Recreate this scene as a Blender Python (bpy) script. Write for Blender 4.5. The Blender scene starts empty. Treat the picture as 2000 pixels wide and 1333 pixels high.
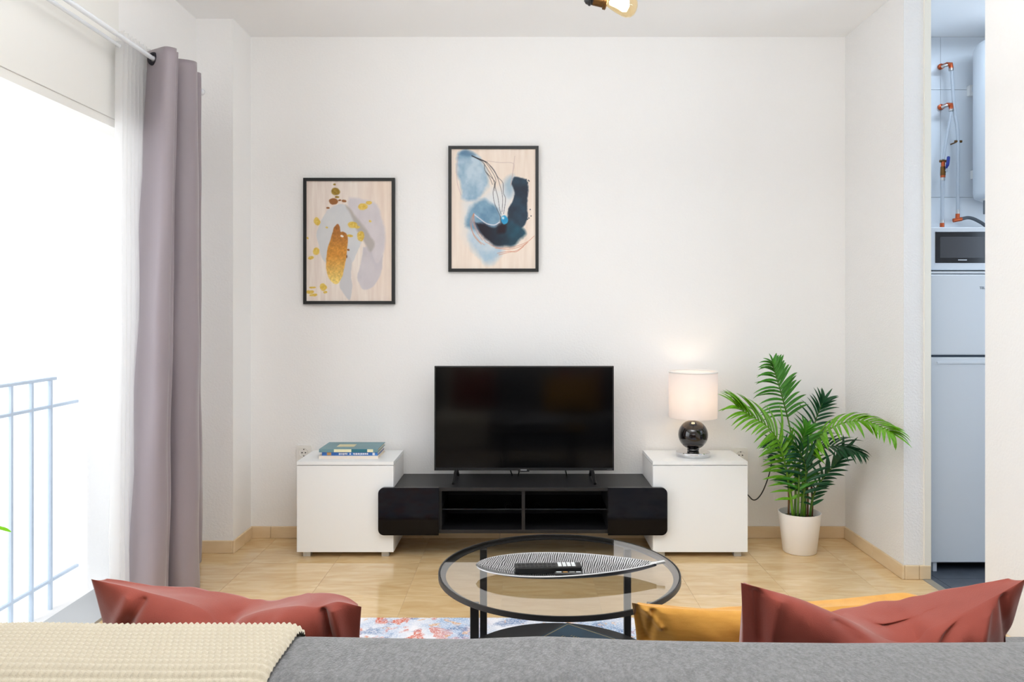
import bpy, bmesh, math, random
import numpy as np
from mathutils import Vector, Matrix, noise
random.seed(7)
rng = np.random.default_rng(5)
C = bpy.context.scene.collection
S = bpy.context.scene
PI = math.pi
F, VX, VY, CH = 1500.0, 1020.0, 608.0, 1.265     # focal length in px, vanishing point, camera height

def P(px, py, D):
    """point seen at pixel (px, py) of the 2000x1333 photograph at depth D"""
    return Vector(((px - VX) * D / F, D, CH - (py - VY) * D / F))

# ------------------------------------------------------------------ camera, sky, light, exposure
cd = bpy.data.cameras.new('camera'); cam = bpy.data.objects.new('camera', cd); C.objects.link(cam)
cam.location = (0, 0, CH); cam.rotation_euler = (PI / 2, 0, 0)
cd.sensor_width = 36; cd.lens = F * 36 / 2000
cd.shift_x = (1000 - VX) / 2000; cd.shift_y = (VY - 666.5) / 2000
cd.clip_start = 0.02
S.camera = cam
S.view_settings.view_transform = 'Standard'; S.view_settings.look = 'None'
S.view_settings.gamma = 1; S.view_settings.use_curve_mapping = False
S.view_settings.exposure = 0.0
w = bpy.data.worlds.new('overcast_sky'); S.world = w; w.use_nodes = True
w.node_tree.nodes['Background'].inputs[0].default_value = (0.97, 0.985, 1, 1)
w.node_tree.nodes['Background'].inputs[1].default_value = 1.2

def area(name, loc, to, sx, sy, power, col=(1, 1, 1)):
    l = bpy.data.lights.new(name, 'AREA'); l.shape = 'RECTANGLE'; l.size = sx; l.size_y = sy
    l.energy = power; l.color = col
    o = bpy.data.objects.new(name, l); C.objects.link(o); o.location = loc
    o.rotation_euler = (Vector(to) - Vector(loc)).to_track_quat('-Z', 'Y').to_euler()
    return o
area('balcony_daylight', (-2.45, 1.9, 1.25), (0.6, 2.3, 1.1), 2.2, 2.1, 37, (0.91, 0.955, 1))
area('rear_fill', (0.0, -2.95, 1.75), (0.1, 2.0, 1.6), 2.6, 1.5, 5, (0.93, 0.975, 1))  # added fill behind the camera, no known source there
area('kitchen_daylight', (3.7, 2.4, 1.6), (2.0, 3.6, 1.3), 1.2, 1.2, 16, (0.62, 0.79, 1))
area('kitchen_fill', (2.5, 3.72, 2.77), (2.5, 3.68, 0.5), 0.5, 0.14, 8, (0.68, 0.83, 1))  # added to lift the tiled kitchen wall, no such lamp in view
area('ceiling_bounce_fill', (0.1, 1.45, 2.1), (0.1, 1.45, 2.8), 1.0, 1.0, 77, (0.93, 0.97, 1))  # added lamp aimed upward, evens the room by way of the ceiling

# ------------------------------------------------------------------ materials
def lin(c):
    return tuple(((v / 255) / 12.92 if v / 255 <= 0.04045 else ((v / 255 + 0.055) / 1.055) ** 2.4) for v in c[:3]) + (1,)

def mat(name, col, rough=0.5, metal=0.0, spec=0.5, var=None, vscale=8, bump=0, bscale=60, stretch=(1, 1, 1), detail=4,
        coat=0, sheen=0, ior=None, emit=0, ecol=None):
    m = bpy.data.materials.new(name); m.use_nodes = True
    nt = m.node_tree; b = nt.nodes['Principled BSDF']
    b.inputs['Base Color'].default_value = lin(col); b.inputs['Roughness'].default_value = rough
    b.inputs['Metallic'].default_value = metal; b.inputs['Specular IOR Level'].default_value = spec
    if coat: b.inputs['Coat Weight'].default_value = coat; b.inputs['Coat Roughness'].default_value = 0.05
    if sheen: b.inputs['Sheen Weight'].default_value = sheen; b.inputs['Sheen Roughness'].default_value = 0.4
    if emit:
        b.inputs['Emission Color'].default_value = lin(ecol or col); b.inputs['Emission Strength'].default_value = emit
    tc = None
    def coords():
        nonlocal tc
        if tc is None:
            t = nt.nodes.new('ShaderNodeTexCoord'); tc = nt.nodes.new('ShaderNodeMapping')
            tc.inputs['Scale'].default_value = stretch
            nt.links.new(t.outputs['Object'], tc.inputs['Vector'])
        return tc.outputs['Vector']
    if var:
        n = nt.nodes.new('ShaderNodeTexNoise'); n.inputs['Scale'].default_value = vscale; n.inputs['Detail'].default_value = detail
        r = nt.nodes.new('ShaderNodeValToRGB'); r.color_ramp.elements[0].position = 0.35; r.color_ramp.elements[1].position = 0.65
        r.color_ramp.elements[0].color = lin(col); r.color_ramp.elements[1].color = lin(var)
        nt.links.new(coords(), n.inputs['Vector']); nt.links.new(n.outputs['Fac'], r.inputs['Fac'])
        nt.links.new(r.outputs['Color'], b.inputs['Base Color'])
    if bump:
        n = nt.nodes.new('ShaderNodeTexNoise'); n.inputs['Scale'].default_value = bscale; n.inputs['Detail'].default_value = 3
        bp = nt.nodes.new('ShaderNodeBump'); bp.inputs['Strength'].default_value = bump; bp.inputs['Distance'].default_value = 0.004
        nt.links.new(coords(), n.inputs['Vector']); nt.links.new(n.outputs['Fac'], bp.inputs['Height'])
        nt.links.new(bp.outputs['Normal'], b.inputs['Normal'])
    return m

def glass(name, tint, gain=1.5, rough=0.0):
    """a clear pane: tinted transmission, Fresnel mirror on its outer faces"""
    m = bpy.data.materials.new(name); m.use_nodes = True; nt = m.node_tree; nt.nodes.clear()
    out = nt.nodes.new('ShaderNodeOutputMaterial'); mix = nt.nodes.new('ShaderNodeMixShader')
    tr = nt.nodes.new('ShaderNodeBsdfTransparent'); tr.inputs[0].default_value = lin(tint)
    gl = nt.nodes.new('ShaderNodeBsdfGlossy'); gl.inputs['Roughness'].default_value = rough
    fr = nt.nodes.new('ShaderNodeFresnel'); fr.inputs[0].default_value = 1.5
    ge = nt.nodes.new('ShaderNodeNewGeometry')
    a = nt.nodes.new('ShaderNodeMath'); a.operation = 'SUBTRACT'; a.inputs[0].default_value = 1
    b = nt.nodes.new('ShaderNodeMath'); b.operation = 'MULTIPLY'
    c = nt.nodes.new('ShaderNodeMath'); c.operation = 'MULTIPLY'; c.inputs[1].default_value = gain; c.use_clamp = True
    nt.links.new(ge.outputs['Backfacing'], a.inputs[1]); nt.links.new(a.outputs[0], b.inputs[0])
    nt.links.new(fr.outputs[0], b.inputs[1]); nt.links.new(b.outputs[0], c.inputs[0])
    nt.links.new(c.outputs[0], mix.inputs[0]); nt.links.new(tr.outputs[0], mix.inputs[1]); nt.links.new(gl.outputs[0], mix.inputs[2])
    nt.links.new(mix.outputs[0], out.inputs[0])
    return m

def translucent(name, col, tcol, f_trans, f_clear=0.0, glow=0):
    m = bpy.data.materials.new(name); m.use_nodes = True; nt = m.node_tree; nt.nodes.clear()
    out = nt.nodes.new('ShaderNodeOutputMaterial')
    d = nt.nodes.new('ShaderNodeBsdfDiffuse'); d.inputs[0].default_value = lin(col)
    t = nt.nodes.new('ShaderNodeBsdfTranslucent'); t.inputs[0].default_value = lin(tcol)
    m1 = nt.nodes.new('ShaderNodeMixShader'); m1.inputs[0].default_value = f_trans
    nt.links.new(d.outputs[0], m1.inputs[1]); nt.links.new(t.outputs[0], m1.inputs[2])
    last = m1
    if f_clear:
        c = nt.nodes.new('ShaderNodeBsdfTransparent'); m2 = nt.nodes.new('ShaderNodeMixShader'); m2.inputs[0].default_value = f_clear
        nt.links.new(m1.outputs[0], m2.inputs[1]); nt.links.new(c.outputs[0], m2.inputs[2]); last = m2
    nt.links.new(last.outputs[0], out.inputs[0])
    return m

def attr_mat(name, rough=0.5, bump=0, bscale=200, spec=0.5, attr='col'):
    m = mat(name, (200, 200, 200), rough, spec=spec, bump=bump, bscale=bscale)
    a = m.node_tree.nodes.new('ShaderNodeAttribute'); a.attribute_name = attr
    m.node_tree.links.new(a.outputs['Color'], m.node_tree.nodes['Principled BSDF'].inputs['Base Color'])
    return m

M = {}
M['paint'] = mat('white_wall_paint', (243, 242, 241), 0.85, spec=0.2, bump=0.35, bscale=95)
M['stucco'] = mat('stippled_wall_paint', (236, 235, 234), 0.85, spec=0.2, bump=0.9, bscale=120)
M['ceiling'] = mat('ceiling_paint', (247, 247, 247), 0.9, spec=0.1)
M['trim'] = mat('cream_trim_paint', (238, 234, 222), 0.5)
M['upvc'] = mat('white_window_frame', (235, 234, 230), 0.4)
M['alu'] = mat('grey_threshold_metal', (176, 178, 180), 0.4, 0.3)
M['grout'] = mat('beige_grout', (186, 160, 120), 0.8)
M['skirt'] = mat('cream_marble_skirting', (218, 192, 152), 0.3, var=(226, 204, 170), vscale=5, stretch=(1, 1, 3))
M['dgrout'] = mat('dark_grout', (40, 42, 46), 0.8)
M['dtile'] = mat('slate_floor_tile', (70, 76, 86), 0.45, var=(82, 88, 98), vscale=12)
M['wtile'] = mat('white_wall_tile', (226, 230, 234), 0.25)
M['wgrout'] = mat('pale_grout', (206, 210, 214), 0.8)
M['white_lacquer'] = mat('white_lacquer', (240, 242, 243), 0.28)
M['white_matt'] = mat('white_melamine', (236, 234, 232), 0.45)
M['foot'] = mat('silver_plastic', (190, 190, 188), 0.35, 0.5)
M['black_ash'] = mat('black_ash_foil', (22, 21, 23), 0.42, bump=0.15, bscale=50, stretch=(1, 12, 12))
M['black_gloss'] = mat('black_gloss_lacquer', (8, 7, 10), 0.06, spec=0.2)
M['black_in'] = mat('black_interior', (12, 12, 13), 0.55)
M['black_plastic'] = mat('black_plastic', (17, 17, 18), 0.4)
M['screen'] = mat('tv_screen', (3, 3, 4), 0.10, spec=0.36)
M['black_metal'] = mat('black_powder_coat', (24, 24, 26), 0.38)
M['frame_black'] = mat('black_picture_frame', (14, 14, 14), 0.4)
M['chrome'] = mat('chrome', (225, 225, 228), 0.06, 1)
M['steel'] = mat('brushed_steel', (200, 198, 195), 0.28, 1)
M['ceramic'] = mat('black_glazed_ceramic', (14, 8, 9), 0.04, coat=0.6)
M['pot'] = mat('white_glazed_pot', (246, 243, 240), 0.35)
M['soil'] = mat('dark_potting_soil', (48, 44, 40), 0.95, bump=1, bscale=150)
M['stem'] = mat('green_stem', (82, 120, 38), 0.5)
M['stem_lime'] = mat('lime_stem', (110, 160, 40), 0.45)
M['stem_brown'] = mat('brown_stem', (120, 82, 48), 0.7)
def leaf_mat(n, a, b): 
    m = mat(n, a, 0.38, spec=0.4, var=b, vscale=6)
    m.node_tree.nodes['Principled BSDF'].inputs['Subsurface Weight'].default_value = 0
    return m
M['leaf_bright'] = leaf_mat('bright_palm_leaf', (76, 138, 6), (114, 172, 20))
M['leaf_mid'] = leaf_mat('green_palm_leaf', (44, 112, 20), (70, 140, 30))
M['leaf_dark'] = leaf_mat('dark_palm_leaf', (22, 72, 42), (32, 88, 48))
M['leaf_lime'] = translucent('lime_leaf', (120, 190, 40), (150, 220, 60), 0.5)
M['sofa'] = mat('grey_wool_felt', (104, 104, 105), 0.95, spec=0.1, var=(124, 124, 125), vscale=190, bump=0.6, bscale=420, stretch=(1, 0.45, 1), sheen=0.3, detail=8)
M['knit'] = mat('cream_knit', (188, 179, 160), 0.9, spec=0.1, bump=0.3, bscale=700, sheen=0.3)
M['red'] = mat('terracotta_velvet', (130, 62, 52), 0.8, spec=0.1, var=(140, 69, 58), vscale=10, bump=0.12, bscale=600, sheen=0.4)
M['mustard'] = mat('mustard_cotton', (186, 134, 58), 0.85, spec=0.15, var=(196, 144, 66), vscale=30, bump=0.25, bscale=500, sheen=0.3, stretch=(1, 1, 6))
M['curtain'] = mat('mauve_grey_curtain', (148, 138, 144), 0.42, spec=0.4, bump=0.12, bscale=500, stretch=(1, 1, 5), sheen=0.3)
M['sheer'] = translucent('white_voile', (245, 245, 245), (252, 252, 252), 0.7, 0.42)
M['rod'] = mat('white_curtain_rod', (232, 236, 242), 0.25)
M['eyelet'] = mat('dark_eyelet_metal', (52, 50, 56), 0.3, 0.8)
M['rail'] = mat('railing_glare_tint', (196, 212, 230), 0.5)  # light grey bars; the blue is hazy glare put into the colour
M['shade'] = translucent('white_lampshade_fabric', (240, 238, 238), (250, 245, 245), 0.45)
M['bulb_lit'] = mat('lit_bulb', (255, 226, 184), 0.4, emit=16, ecol=(255, 222, 176))
M['brass'] = mat('aged_brass', (120, 86, 48), 0.35, 0.9)
M['copper'] = mat('copper_fitting', (196, 92, 50), 0.35, 0.6)
M['pipe'] = mat('white_pipe', (184, 190, 197), 0.4)
M['blue'] = mat('blue_valve_lever', (24, 44, 130), 0.4)
M['hose'] = mat('grey_corrugated_hose', (92, 98, 104), 0.5)
M['fridge'] = mat('white_appliance_enamel', (214, 219, 224), 0.3)
M['fridge_gap'] = mat('dark_door_gasket', (72, 84, 98), 0.6)
M['oven_glass'] = mat('dark_oven_window', (26, 26, 29), 0.12)
M['oven_inner'] = mat('grey_oven_mesh', (62, 62, 66), 0.2)
M['badge'] = mat('silver_badge', (196, 196, 198), 0.35, 0.5)
M['badge_dim'] = mat('dim_badge', (110, 110, 112), 0.35, 0.4)
M['socket'] = mat('white_socket_plastic', (238, 236, 232), 0.35)
M['dark_hole'] = mat('dark_socket_recess', (60, 58, 56), 0.6)
M['pages'] = mat('cream_pages', (226, 214, 190), 0.85)
M['teal'] = mat('teal_book_cloth', (112, 148, 154), 0.5, var=(104, 140, 148), vscale=9)
M['teal_dk'] = mat('dark_teal_book_cloth', (42, 112, 126), 0.5)
M['cobalt'] = mat('cobalt_book_cover', (36, 84, 160), 0.4, var=(62, 124, 196), vscale=20)
M['offwhite'] = mat('offwhite_book_cover', (232, 220, 206), 0.5)
M['label'] = mat('cream_label', (232, 226, 186), 0.6)
M['orange_lab'] = mat('tan_label', (198, 150, 88), 0.6)
M['white_ink'] = mat('white_ink', (226, 228, 234), 0.5)
M['navy'] = mat('navy_book_cover', (26, 52, 72), 0.45, var=(30, 60, 80), vscale=14)
M['gold'] = mat('gold_foil', (176, 158, 104), 0.4, 0.5)
M['button_w'] = mat('white_button', (225, 228, 230), 0.5)
M['button_k'] = mat('dark_button', (44, 44, 46), 0.5)
M['clear_table'] = glass('table_glass', (250, 250, 248), 2.1)
M['clear'] = glass('window_glass', (250, 252, 252), 1.2)
M['smoke'] = glass('smoked_shelf_glass', (120, 120, 122), 1.2)
M['amber'] = glass('amber_bulb_glass', (255, 242, 212), 1.3)

def floor_mat():
    m = mat('beige_marble_tile', (214, 184, 136), 0.06, spec=0.75)
    nt = m.node_tree; b = nt.nodes['Principled BSDF']
    tc = nt.nodes.new('ShaderNodeTexCoord'); oi = nt.nodes.new('ShaderNodeObjectInfo')
    ad = nt.nodes.new('ShaderNodeVectorMath'); ad.operation = 'ADD'
    sc = nt.nodes.new('ShaderNodeVectorMath'); sc.operation = 'SCALE'; sc.inputs['Scale'].default_value = 30
    nt.links.new(oi.outputs['Random'], sc.inputs[0])
    nt.links.new(tc.outputs['Object'], ad.inputs[0]); nt.links.new(sc.outputs[0], ad.inputs[1])
    mp = nt.nodes.new('ShaderNodeMapping'); mp.inputs['Scale'].default_value = (1.2, 4.5, 1)
    nt.links.new(ad.outputs[0], mp.inputs['Vector'])
    n = nt.nodes.new('ShaderNodeTexNoise'); n.inputs['Scale'].default_value = 4; n.inputs['Detail'].default_value = 9; n.inputs['Distortion'].default_value = 1.2
    nt.links.new(mp.outputs[0], n.inputs['Vector'])
    r = nt.nodes.new('ShaderNodeValToRGB')
    r.color_ramp.elements[0].position = 0.3; r.color_ramp.elements[0].color = lin((206, 171, 120))
    r.color_ramp.elements[1].position = 0.7; r.color_ramp.elements[1].color = lin((224, 196, 152))
    nt.links.new(n.outputs['Fac'], r.inputs['Fac'])
    h = nt.nodes.new('ShaderNodeHueSaturation')
    mr = nt.nodes.new('ShaderNodeMapRange'); mr.inputs['To Min'].default_value = 0.95; mr.inputs['To Max'].default_value = 1.05
    nt.links.new(oi.outputs['Random'], mr.inputs['Value']); nt.links.new(mr.outputs[0], h.inputs['Value'])
    nt.links.new(r.outputs[0], h.inputs['Color']); nt.links.new(h.outputs[0], b.inputs['Base Color'])
    return m
M['floor'] = floor_mat()

# ------------------------------------------------------------------ mesh helpers
def box(bm, x0, x1, y0, y1, z0, z1, bev=0, seg=1, mtx=None):
    vs = [bm.verts.new((x, y, z)) for x in (x0, x1) for y in (y0, y1) for z in (z0, z1)]
    q = [(0, 1, 3, 2), (4, 6, 7, 5), (0, 4, 5, 1), (2, 3, 7, 6), (0, 2, 6, 4), (1, 5, 7, 3)]
    fs = [bm.faces.new([vs[i] for i in f]) for f in q]
    geom = vs
    if bev:
        es = list({e for f in fs for e in f.edges})
        r = bmesh.ops.bevel(bm, geom=es, offset=bev, segments=seg, profile=0.5, affect='EDGES')
        geom = list({v for f in r['faces'] for v in f.verts} | {v for v in vs if v.is_valid})
    if mtx is not None:
        for v in geom: v.co = mtx @ v.co
    return geom

def B(*a, **k):
    bm = bmesh.new(); box(bm, *a, **k); return bm

def lathe(bm, prof, c=(0, 0, 0), axis=(0, 0, 1), seg=40, close=False):
    """prof = [(radius, height)] about an axis through c"""
    q = Vector(axis).normalized().to_track_quat('Z', 'Y'); c = Vector(c)
    rings = []
    for r, h in prof:
        if r < 1e-6: rings.append([bm.verts.new(c + q @ Vector((0, 0, h)))])
        else: rings.append([bm.verts.new(c + q @ Vector((r * math.cos(2 * PI * i / seg), r * math.sin(2 * PI * i / seg), h))) for i in range(seg)])
    n = len(rings)
    for k in range(n if close else n - 1):
        a, b = rings[k], rings[(k + 1) % n]
        for i in range(seg):
            j = (i + 1) % seg
            if len(a) == 1 and len(b) == 1: continue
            if len(a) == 1: bm.faces.new((a[0], b[j], b[i]))
            elif len(b) == 1: bm.faces.new((a[i], a[j], b[0]))
            else: bm.faces.new((a[i], a[j], b[j], b[i]))
    return bm
def L(*a, **k): return lathe(bmesh.new(), *a, **k)

def catmull(pts, n):
    pts = [Vector(p) for p in pts]; p = [2 * pts[0] - pts[1]] + pts + [2 * pts[-1] - pts[-2]]
    out = []; m = len(pts) - 1
    for k in range(n + 1):
        t = k / n * m; i = min(int(t), m - 1); f = t - i
        a, b, c, d = p[i:i + 4]
        out.append(0.5 * ((2 * b) + (c - a) * f + (2 * a - 5 * b + 4 * c - d) * f * f + (3 * b - a - 3 * c + d) * f ** 3))
    return out

def tube(bm, pts, r, seg=8, caps=True):
    pts = [Vector(p) for p in pts]; n = len(pts)
    rr = r if isinstance(r, (list, tuple)) else [r] * n
    up = None; rings = []
    for i, p in enumerate(pts):
        t = (pts[min(i + 1, n - 1)] - pts[max(i - 1, 0)]).normalized()
        if up is None: up = t.orthogonal().normalized()
        up = (up - t * up.dot(t)).normalized(); s = t.cross(up)
        rings.append([bm.verts.new(p + rr[i] * (up * math.cos(2 * PI * k / seg) + s * math.sin(2 * PI * k / seg))) for k in range(seg)])
    for a, b in zip(rings, rings[1:]):
        for k in range(seg): bm.faces.new((a[k], a[(k + 1) % seg], b[(k + 1) % seg], b[k]))
    if caps: bm.faces.new(rings[0][::-1]); bm.faces.new(rings[-1])
    return bm
def T(*a, **k): return tube(bmesh.new(), *a, **k)

def rounded_rect(bm, x0, x1, z0, z1, y0, y1, rads, seg=6):
    """plate in the XZ plane from y0 to y1; rads = (bottom-left, bottom-right, top-right, top-left)"""
    pts = []
    for (cx, cz, sx, sz, r, a0) in ((x0, z0, 1, 1, rads[0], PI), (x1, z0, -1, 1, rads[1], 1.5 * PI), (x1, z1, -1, -1, rads[2], 0), (x0, z1, 1, -1, rads[3], 0.5 * PI)):
        if r <= 0: pts.append((cx, cz)); continue
        ox, oz = cx + sx * r, cz + sz * r
        for k in range(seg + 1):
            a = a0 + k / seg * PI / 2; pts.append((ox + r * math.cos(a), oz + r * math.sin(a)))
    f = [bm.verts.new((x, y0, z)) for x, z in pts]; b = [bm.verts.new((x, y1, z)) for x, z in pts]
    bm.faces.new(f); bm.faces.new(b[::-1])
    for i in range(len(f)):
        j = (i + 1) % len(f); bm.faces.new((f[i], b[i], b[j], f[j]))
    return bm

def grid(nu, nv, fn, flip=False):
    bm = bmesh.new()
    g = [[bm.verts.new(fn(i / (nu - 1), j / (nv - 1))) for j in range(nv)] for i in range(nu)]
    for i in range(nu - 1):
        for j in range(nv - 1):
            q = (g[i][j], g[i + 1][j], g[i + 1][j + 1], g[i][j + 1])
            bm.faces.new(q[::-1] if flip else q)
    return bm

def world_loc(o):
    v = Vector((0, 0, 0))
    while o: v += o.location; o = o.parent
    return v

def obj(name, bm, m, parent=None, smooth=False, label=None, angle=None, fix=True):
    if parent is not None:
        off = world_loc(parent)
        for v in bm.verts: v.co -= off
    if fix: bmesh.ops.recalc_face_normals(bm, faces=bm.faces)
    me = bpy.data.meshes.new(name); bm.to_mesh(me); bm.free()
    if smooth:
        me.polygons.foreach_set('use_smooth', [True] * len(me.polygons))
        if angle is not None: me.set_sharp_from_angle(angle=math.radians(angle))
    if m is not None: me.materials.append(M[m] if isinstance(m, str) else m)
    o = bpy.data.objects.new(name, me); C.objects.link(o)
    if parent is not None: o.parent = parent
    if label: o['label'] = label
    return o

def place(o, loc):
    """give a top-level mesh built in world coordinates its origin at loc"""
    loc = Vector(loc); o.data.transform(Matrix.Translation(-loc)); o.location = loc; return o

def tag(o, label, cat, group=None, kind=None):
    o['label'] = label; o['category'] = cat
    if group: o['group'] = group
    if kind: o['kind'] = kind
    return o

def thing(name, loc, label, cat, group=None):
    o = bpy.data.objects.new(name, None); C.objects.link(o); o.location = loc; o.empty_display_size = 0.05
    return tag(o, label, cat, group)

def struct(name, bm, m, label=None, smooth=False, cat=None):
    o = obj(name, bm, m, smooth=smooth); o['kind'] = 'structure'
    if label: o['label'] = label; o['category'] = cat or name.split('_')[0]
    return o

# ------------------------------------------------------------------ room shell
YB, XL, XR, ZC, YR = 4.283, -1.706, 1.802, 2.795, -2.6
XC = 1.922                       # outer side of the partition to the kitchen
struct('wall_back', B(-2.05, XC, YB, YB + 0.15, -0.05, ZC + 0.05), 'paint', 'white painted wall behind the television', cat='wall')
bm = bmesh.new()                 # left wall with the balcony opening, plus the corner pillar
W0, W1, WZ = 0.9, 3.62, 2.064
box(bm, -2.05, XL, YR, W0, -0.05, ZC + 0.05); box(bm, -2.05, XL, W1, YB, -0.05, ZC + 0.05); box(bm, -2.05, XL, W0, W1, WZ, ZC + 0.05)
struct('wall_left', bm, 'paint', 'white wall with the balcony door opening', cat='wall')
struct('wall_corner', B(XL - 0.01, -1.513, 4.017, YB + 0.02, -0.05, ZC + 0.05), 'paint', 'white pillar boxed out of the corner beside the curtain', cat='wall')
struct('wall_right', B(XR, XC, 3.628, YB, -0.05, ZC + 0.05), 'stucco', 'stippled white wall stub beside the palm and the kitchen opening', cat='wall')
struct('wall_near', B(XR, XC, YR, 2.99, -0.05, ZC + 0.05), 'paint', 'white wall on the sofa side of the kitchen opening', cat='wall')
bm = bmesh.new()                 # rear wall; its window opening is added to let in fill light
box(bm, -2.05, -1.3, YR - 0.15, YR, -0.05, ZC + 0.05); box(bm, 1.3, XC, YR - 0.15, YR, -0.05, ZC + 0.05)
box(bm, -1.3, 1.3, YR - 0.15, YR, -0.05, 1.0); box(bm, -1.3, 1.3, YR - 0.15, YR, 2.5, ZC + 0.05)
struct('wall_rear', bm, 'paint')
bm = bmesh.new()
for a in ((-1.3, -1.24, 1.0, 2.5), (1.24, 1.3, 1.0, 2.5), (-0.03, 0.03, 1.0, 2.5), (-1.3, 1.3, 1.0, 1.06), (-1.3, 1.3, 2.44, 2.5)):
    box(bm, a[0], a[1], YR - 0.1, YR - 0.05, a[2], a[3])
struct('rear_fill_window', bm, 'upvc')  # invented window frame, goes with the added rear fill
struct('ceiling', B(-2.05, 3.75, YR - 0.15, YB + 0.15, ZC, ZC + 0.1), 'ceiling', 'plain white ceiling', cat='ceiling')
# kitchen behind the opening
struct('wall_kitchen', B(XC, 3.75, YB + 0.008, YB + 0.15, -0.05, ZC + 0.05), 'wgrout', 'white tiled kitchen wall behind the pipes', cat='wall')
KW = bpy.data.objects['wall_kitchen']
bm = bmesh.new()
box(bm, 3.6, 3.75, 1.6, 1.8, -0.05, ZC + 0.05); box(bm, 3.6, 3.75, 3.0, YB, -0.05, ZC + 0.05)
box(bm, 3.6, 3.75, 1.8, 3.0, -0.05, 1.0); box(bm, 3.6, 3.75, 1.8, 3.0, 2.2, ZC + 0.05)
struct('wall_kitchen_side', bm, 'paint')
struct('wall_kitchen_front', B(XC, 3.75, 1.5, 1.62, -0.05, ZC + 0.05), 'paint')
bm = bmesh.new()
for a in ((1.8, 1.85, 1.0, 2.2), (2.95, 3.0, 1.0, 2.2), (1.8, 3.0, 1.0, 1.05), (1.8, 3.0, 2.15, 2.2)):
    box(bm, 3.66, 3.72, a[0], a[1], a[2], a[3])
struct('window_3', bm, 'upvc')

def tiles(parent, name, m, us, vs, make, gap=0.0015):
    """one tile object per cell; cells of one size share their mesh"""
    cache = {}
    for u0, u1 in zip(us, us[1:]):
        for v0, v1 in zip(vs, vs[1:]):
            k = (round(u1 - u0, 4), round(v1 - v0, 4))
            if k not in cache:
                bm = make(k[0] - 2 * gap, k[1] - 2 * gap)
                bmesh.ops.recalc_face_normals(bm, faces=bm.faces)
                me = bpy.data.meshes.new(name); bm.to_mesh(me); bm.free(); me.materials.append(M[m]); cache[k] = me
            o = bpy.data.objects.new(name, cache[k]); C.objects.link(o); o.parent = parent
            yield o, (u0 + u1) / 2, (v0 + v1) / 2

def cuts(a, b, j, step):
    out = [a]; t = j
    while t > a + 1e-3: t -= step
    while t < b - 0.02:
        if t > a + 0.02: out.append(t)
        t += step
    return out + [b]
def flat_tile(sx, sy):
    bm = bmesh.new(); v = box(bm, -sx / 2, sx / 2, -sy / 2, sy / 2, -0.01, 0)
    for q in v:
        if q.co.z < -0.005: q.co.x *= 1.001
    return bm
fl = struct('floor', B(-1.80, 1.905, YR, YB, -0.05, -0.0012), 'grout', 'polished beige marble tile floor', cat='floor')
for o, x, y in tiles(fl, 'tile', 'floor', cuts(-1.80, 1.885, -0.5155, 0.425), cuts(YR, YB, 3.849, 0.425), flat_tile, 0.0007):
    o.location = (x, y, 0)
kf = struct('floor_kitchen', B(1.905, 3.75, 1.5, YB, -0.05, -0.0015), 'dgrout', 'dark slate tile floor of the kitchen', cat='floor')
for o, x, y in tiles(kf, 'tile', 'dtile', cuts(1.925, 3.6, 1.96, 0.33), cuts(1.62, YB, 3.3, 0.33), flat_tile): o.location = (x, y, 0)
struct('trim_1', B(1.885, 1.925, 2.99, 3.628, -0.02, 0.001), mat('grey_threshold', (150, 142, 128), 0.5), 'grey strip between the beige and the dark floor', cat='trim')
def wall_tile(sx, sz):
    return B(-sx / 2, sx / 2, -0.008, 0, -sz / 2, sz / 2)
for o, x, z in tiles(KW, 'tile', 'wtile', cuts(XC, 3.6, 2.333, 0.30), cuts(0, ZC, 1.90, 0.60), wall_tile, 0.001): o.location = (x, YB + 0.008, z)
struct('trim_2', B(XC - 0.026, XC + 0.004, 3.618, 3.66, 0.0, ZC), 'trim', 'narrow cream jamb strip on the kitchen opening', cat='trim')

def skirting(name, x0, x1, y0, y1, along, step, label, start):
    """a run of marble skirting pieces"""
    e = bpy.data.objects.new(name, None); C.objects.link(e); e.location = ((x0 + x1) / 2, (y0 + y1) / 2, 0)
    e['kind'] = 'structure'; e['label'] = label; e['category'] = 'baseboard'
    a, b = (x0, x1) if along == 'x' else (y0, y1)
    cs = cuts(a, b, start, step)
    for c0, c1 in zip(cs, cs[1:]):
        c0 += 0.0006; c1 -= 0.0006
        if along == 'x': bm = B(c0, c1, y0, y1, 0.0, 0.0655, bev=0.0025)
        else: bm = B(x0, x1, c0, c1, 0.0, 0.0655, bev=0.0025)
        obj('skirting_tile', bm, 'skirt', e)
skirting('baseboard_back', -1.513, XR, YB - 0.012, YB, 'x', 0.425, 'cream marble skirting along the television wall', -0.55)
skirting('baseboard_right', XR - 0.012, XR, 3.616, YB - 0.012, 'y', 0.425, 'cream marble skirting along the wall stub by the palm', 3.93)
skirting('baseboard_end', XR, 1.925, 3.614, 3.628, 'x', 0.3, 'cream marble skirting on the end of the wall stub', 1.87)
skirting('baseboard_left', XL, -1.513, 4.005, 4.017, 'x', 0.425, 'cream marble skirting on the face of the corner pillar', -1.9)
skirting('baseboard_corner', -1.513, -1.501, 4.005, YB - 0.012, 'y', 0.425, 'cream marble skirting on the side of the corner pillar', 5)
skirting('baseboard_near', XR - 0.012, XR, YR, 2.99, 'y', 0.425, 'cream marble skirting along the wall by the sofa', 2.6)
skirting('baseboard_window', XL, XL + 0.012, 3.63, 4.005, 'y', 0.425, 'cream marble skirting behind the curtain', 3.7)

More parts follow.
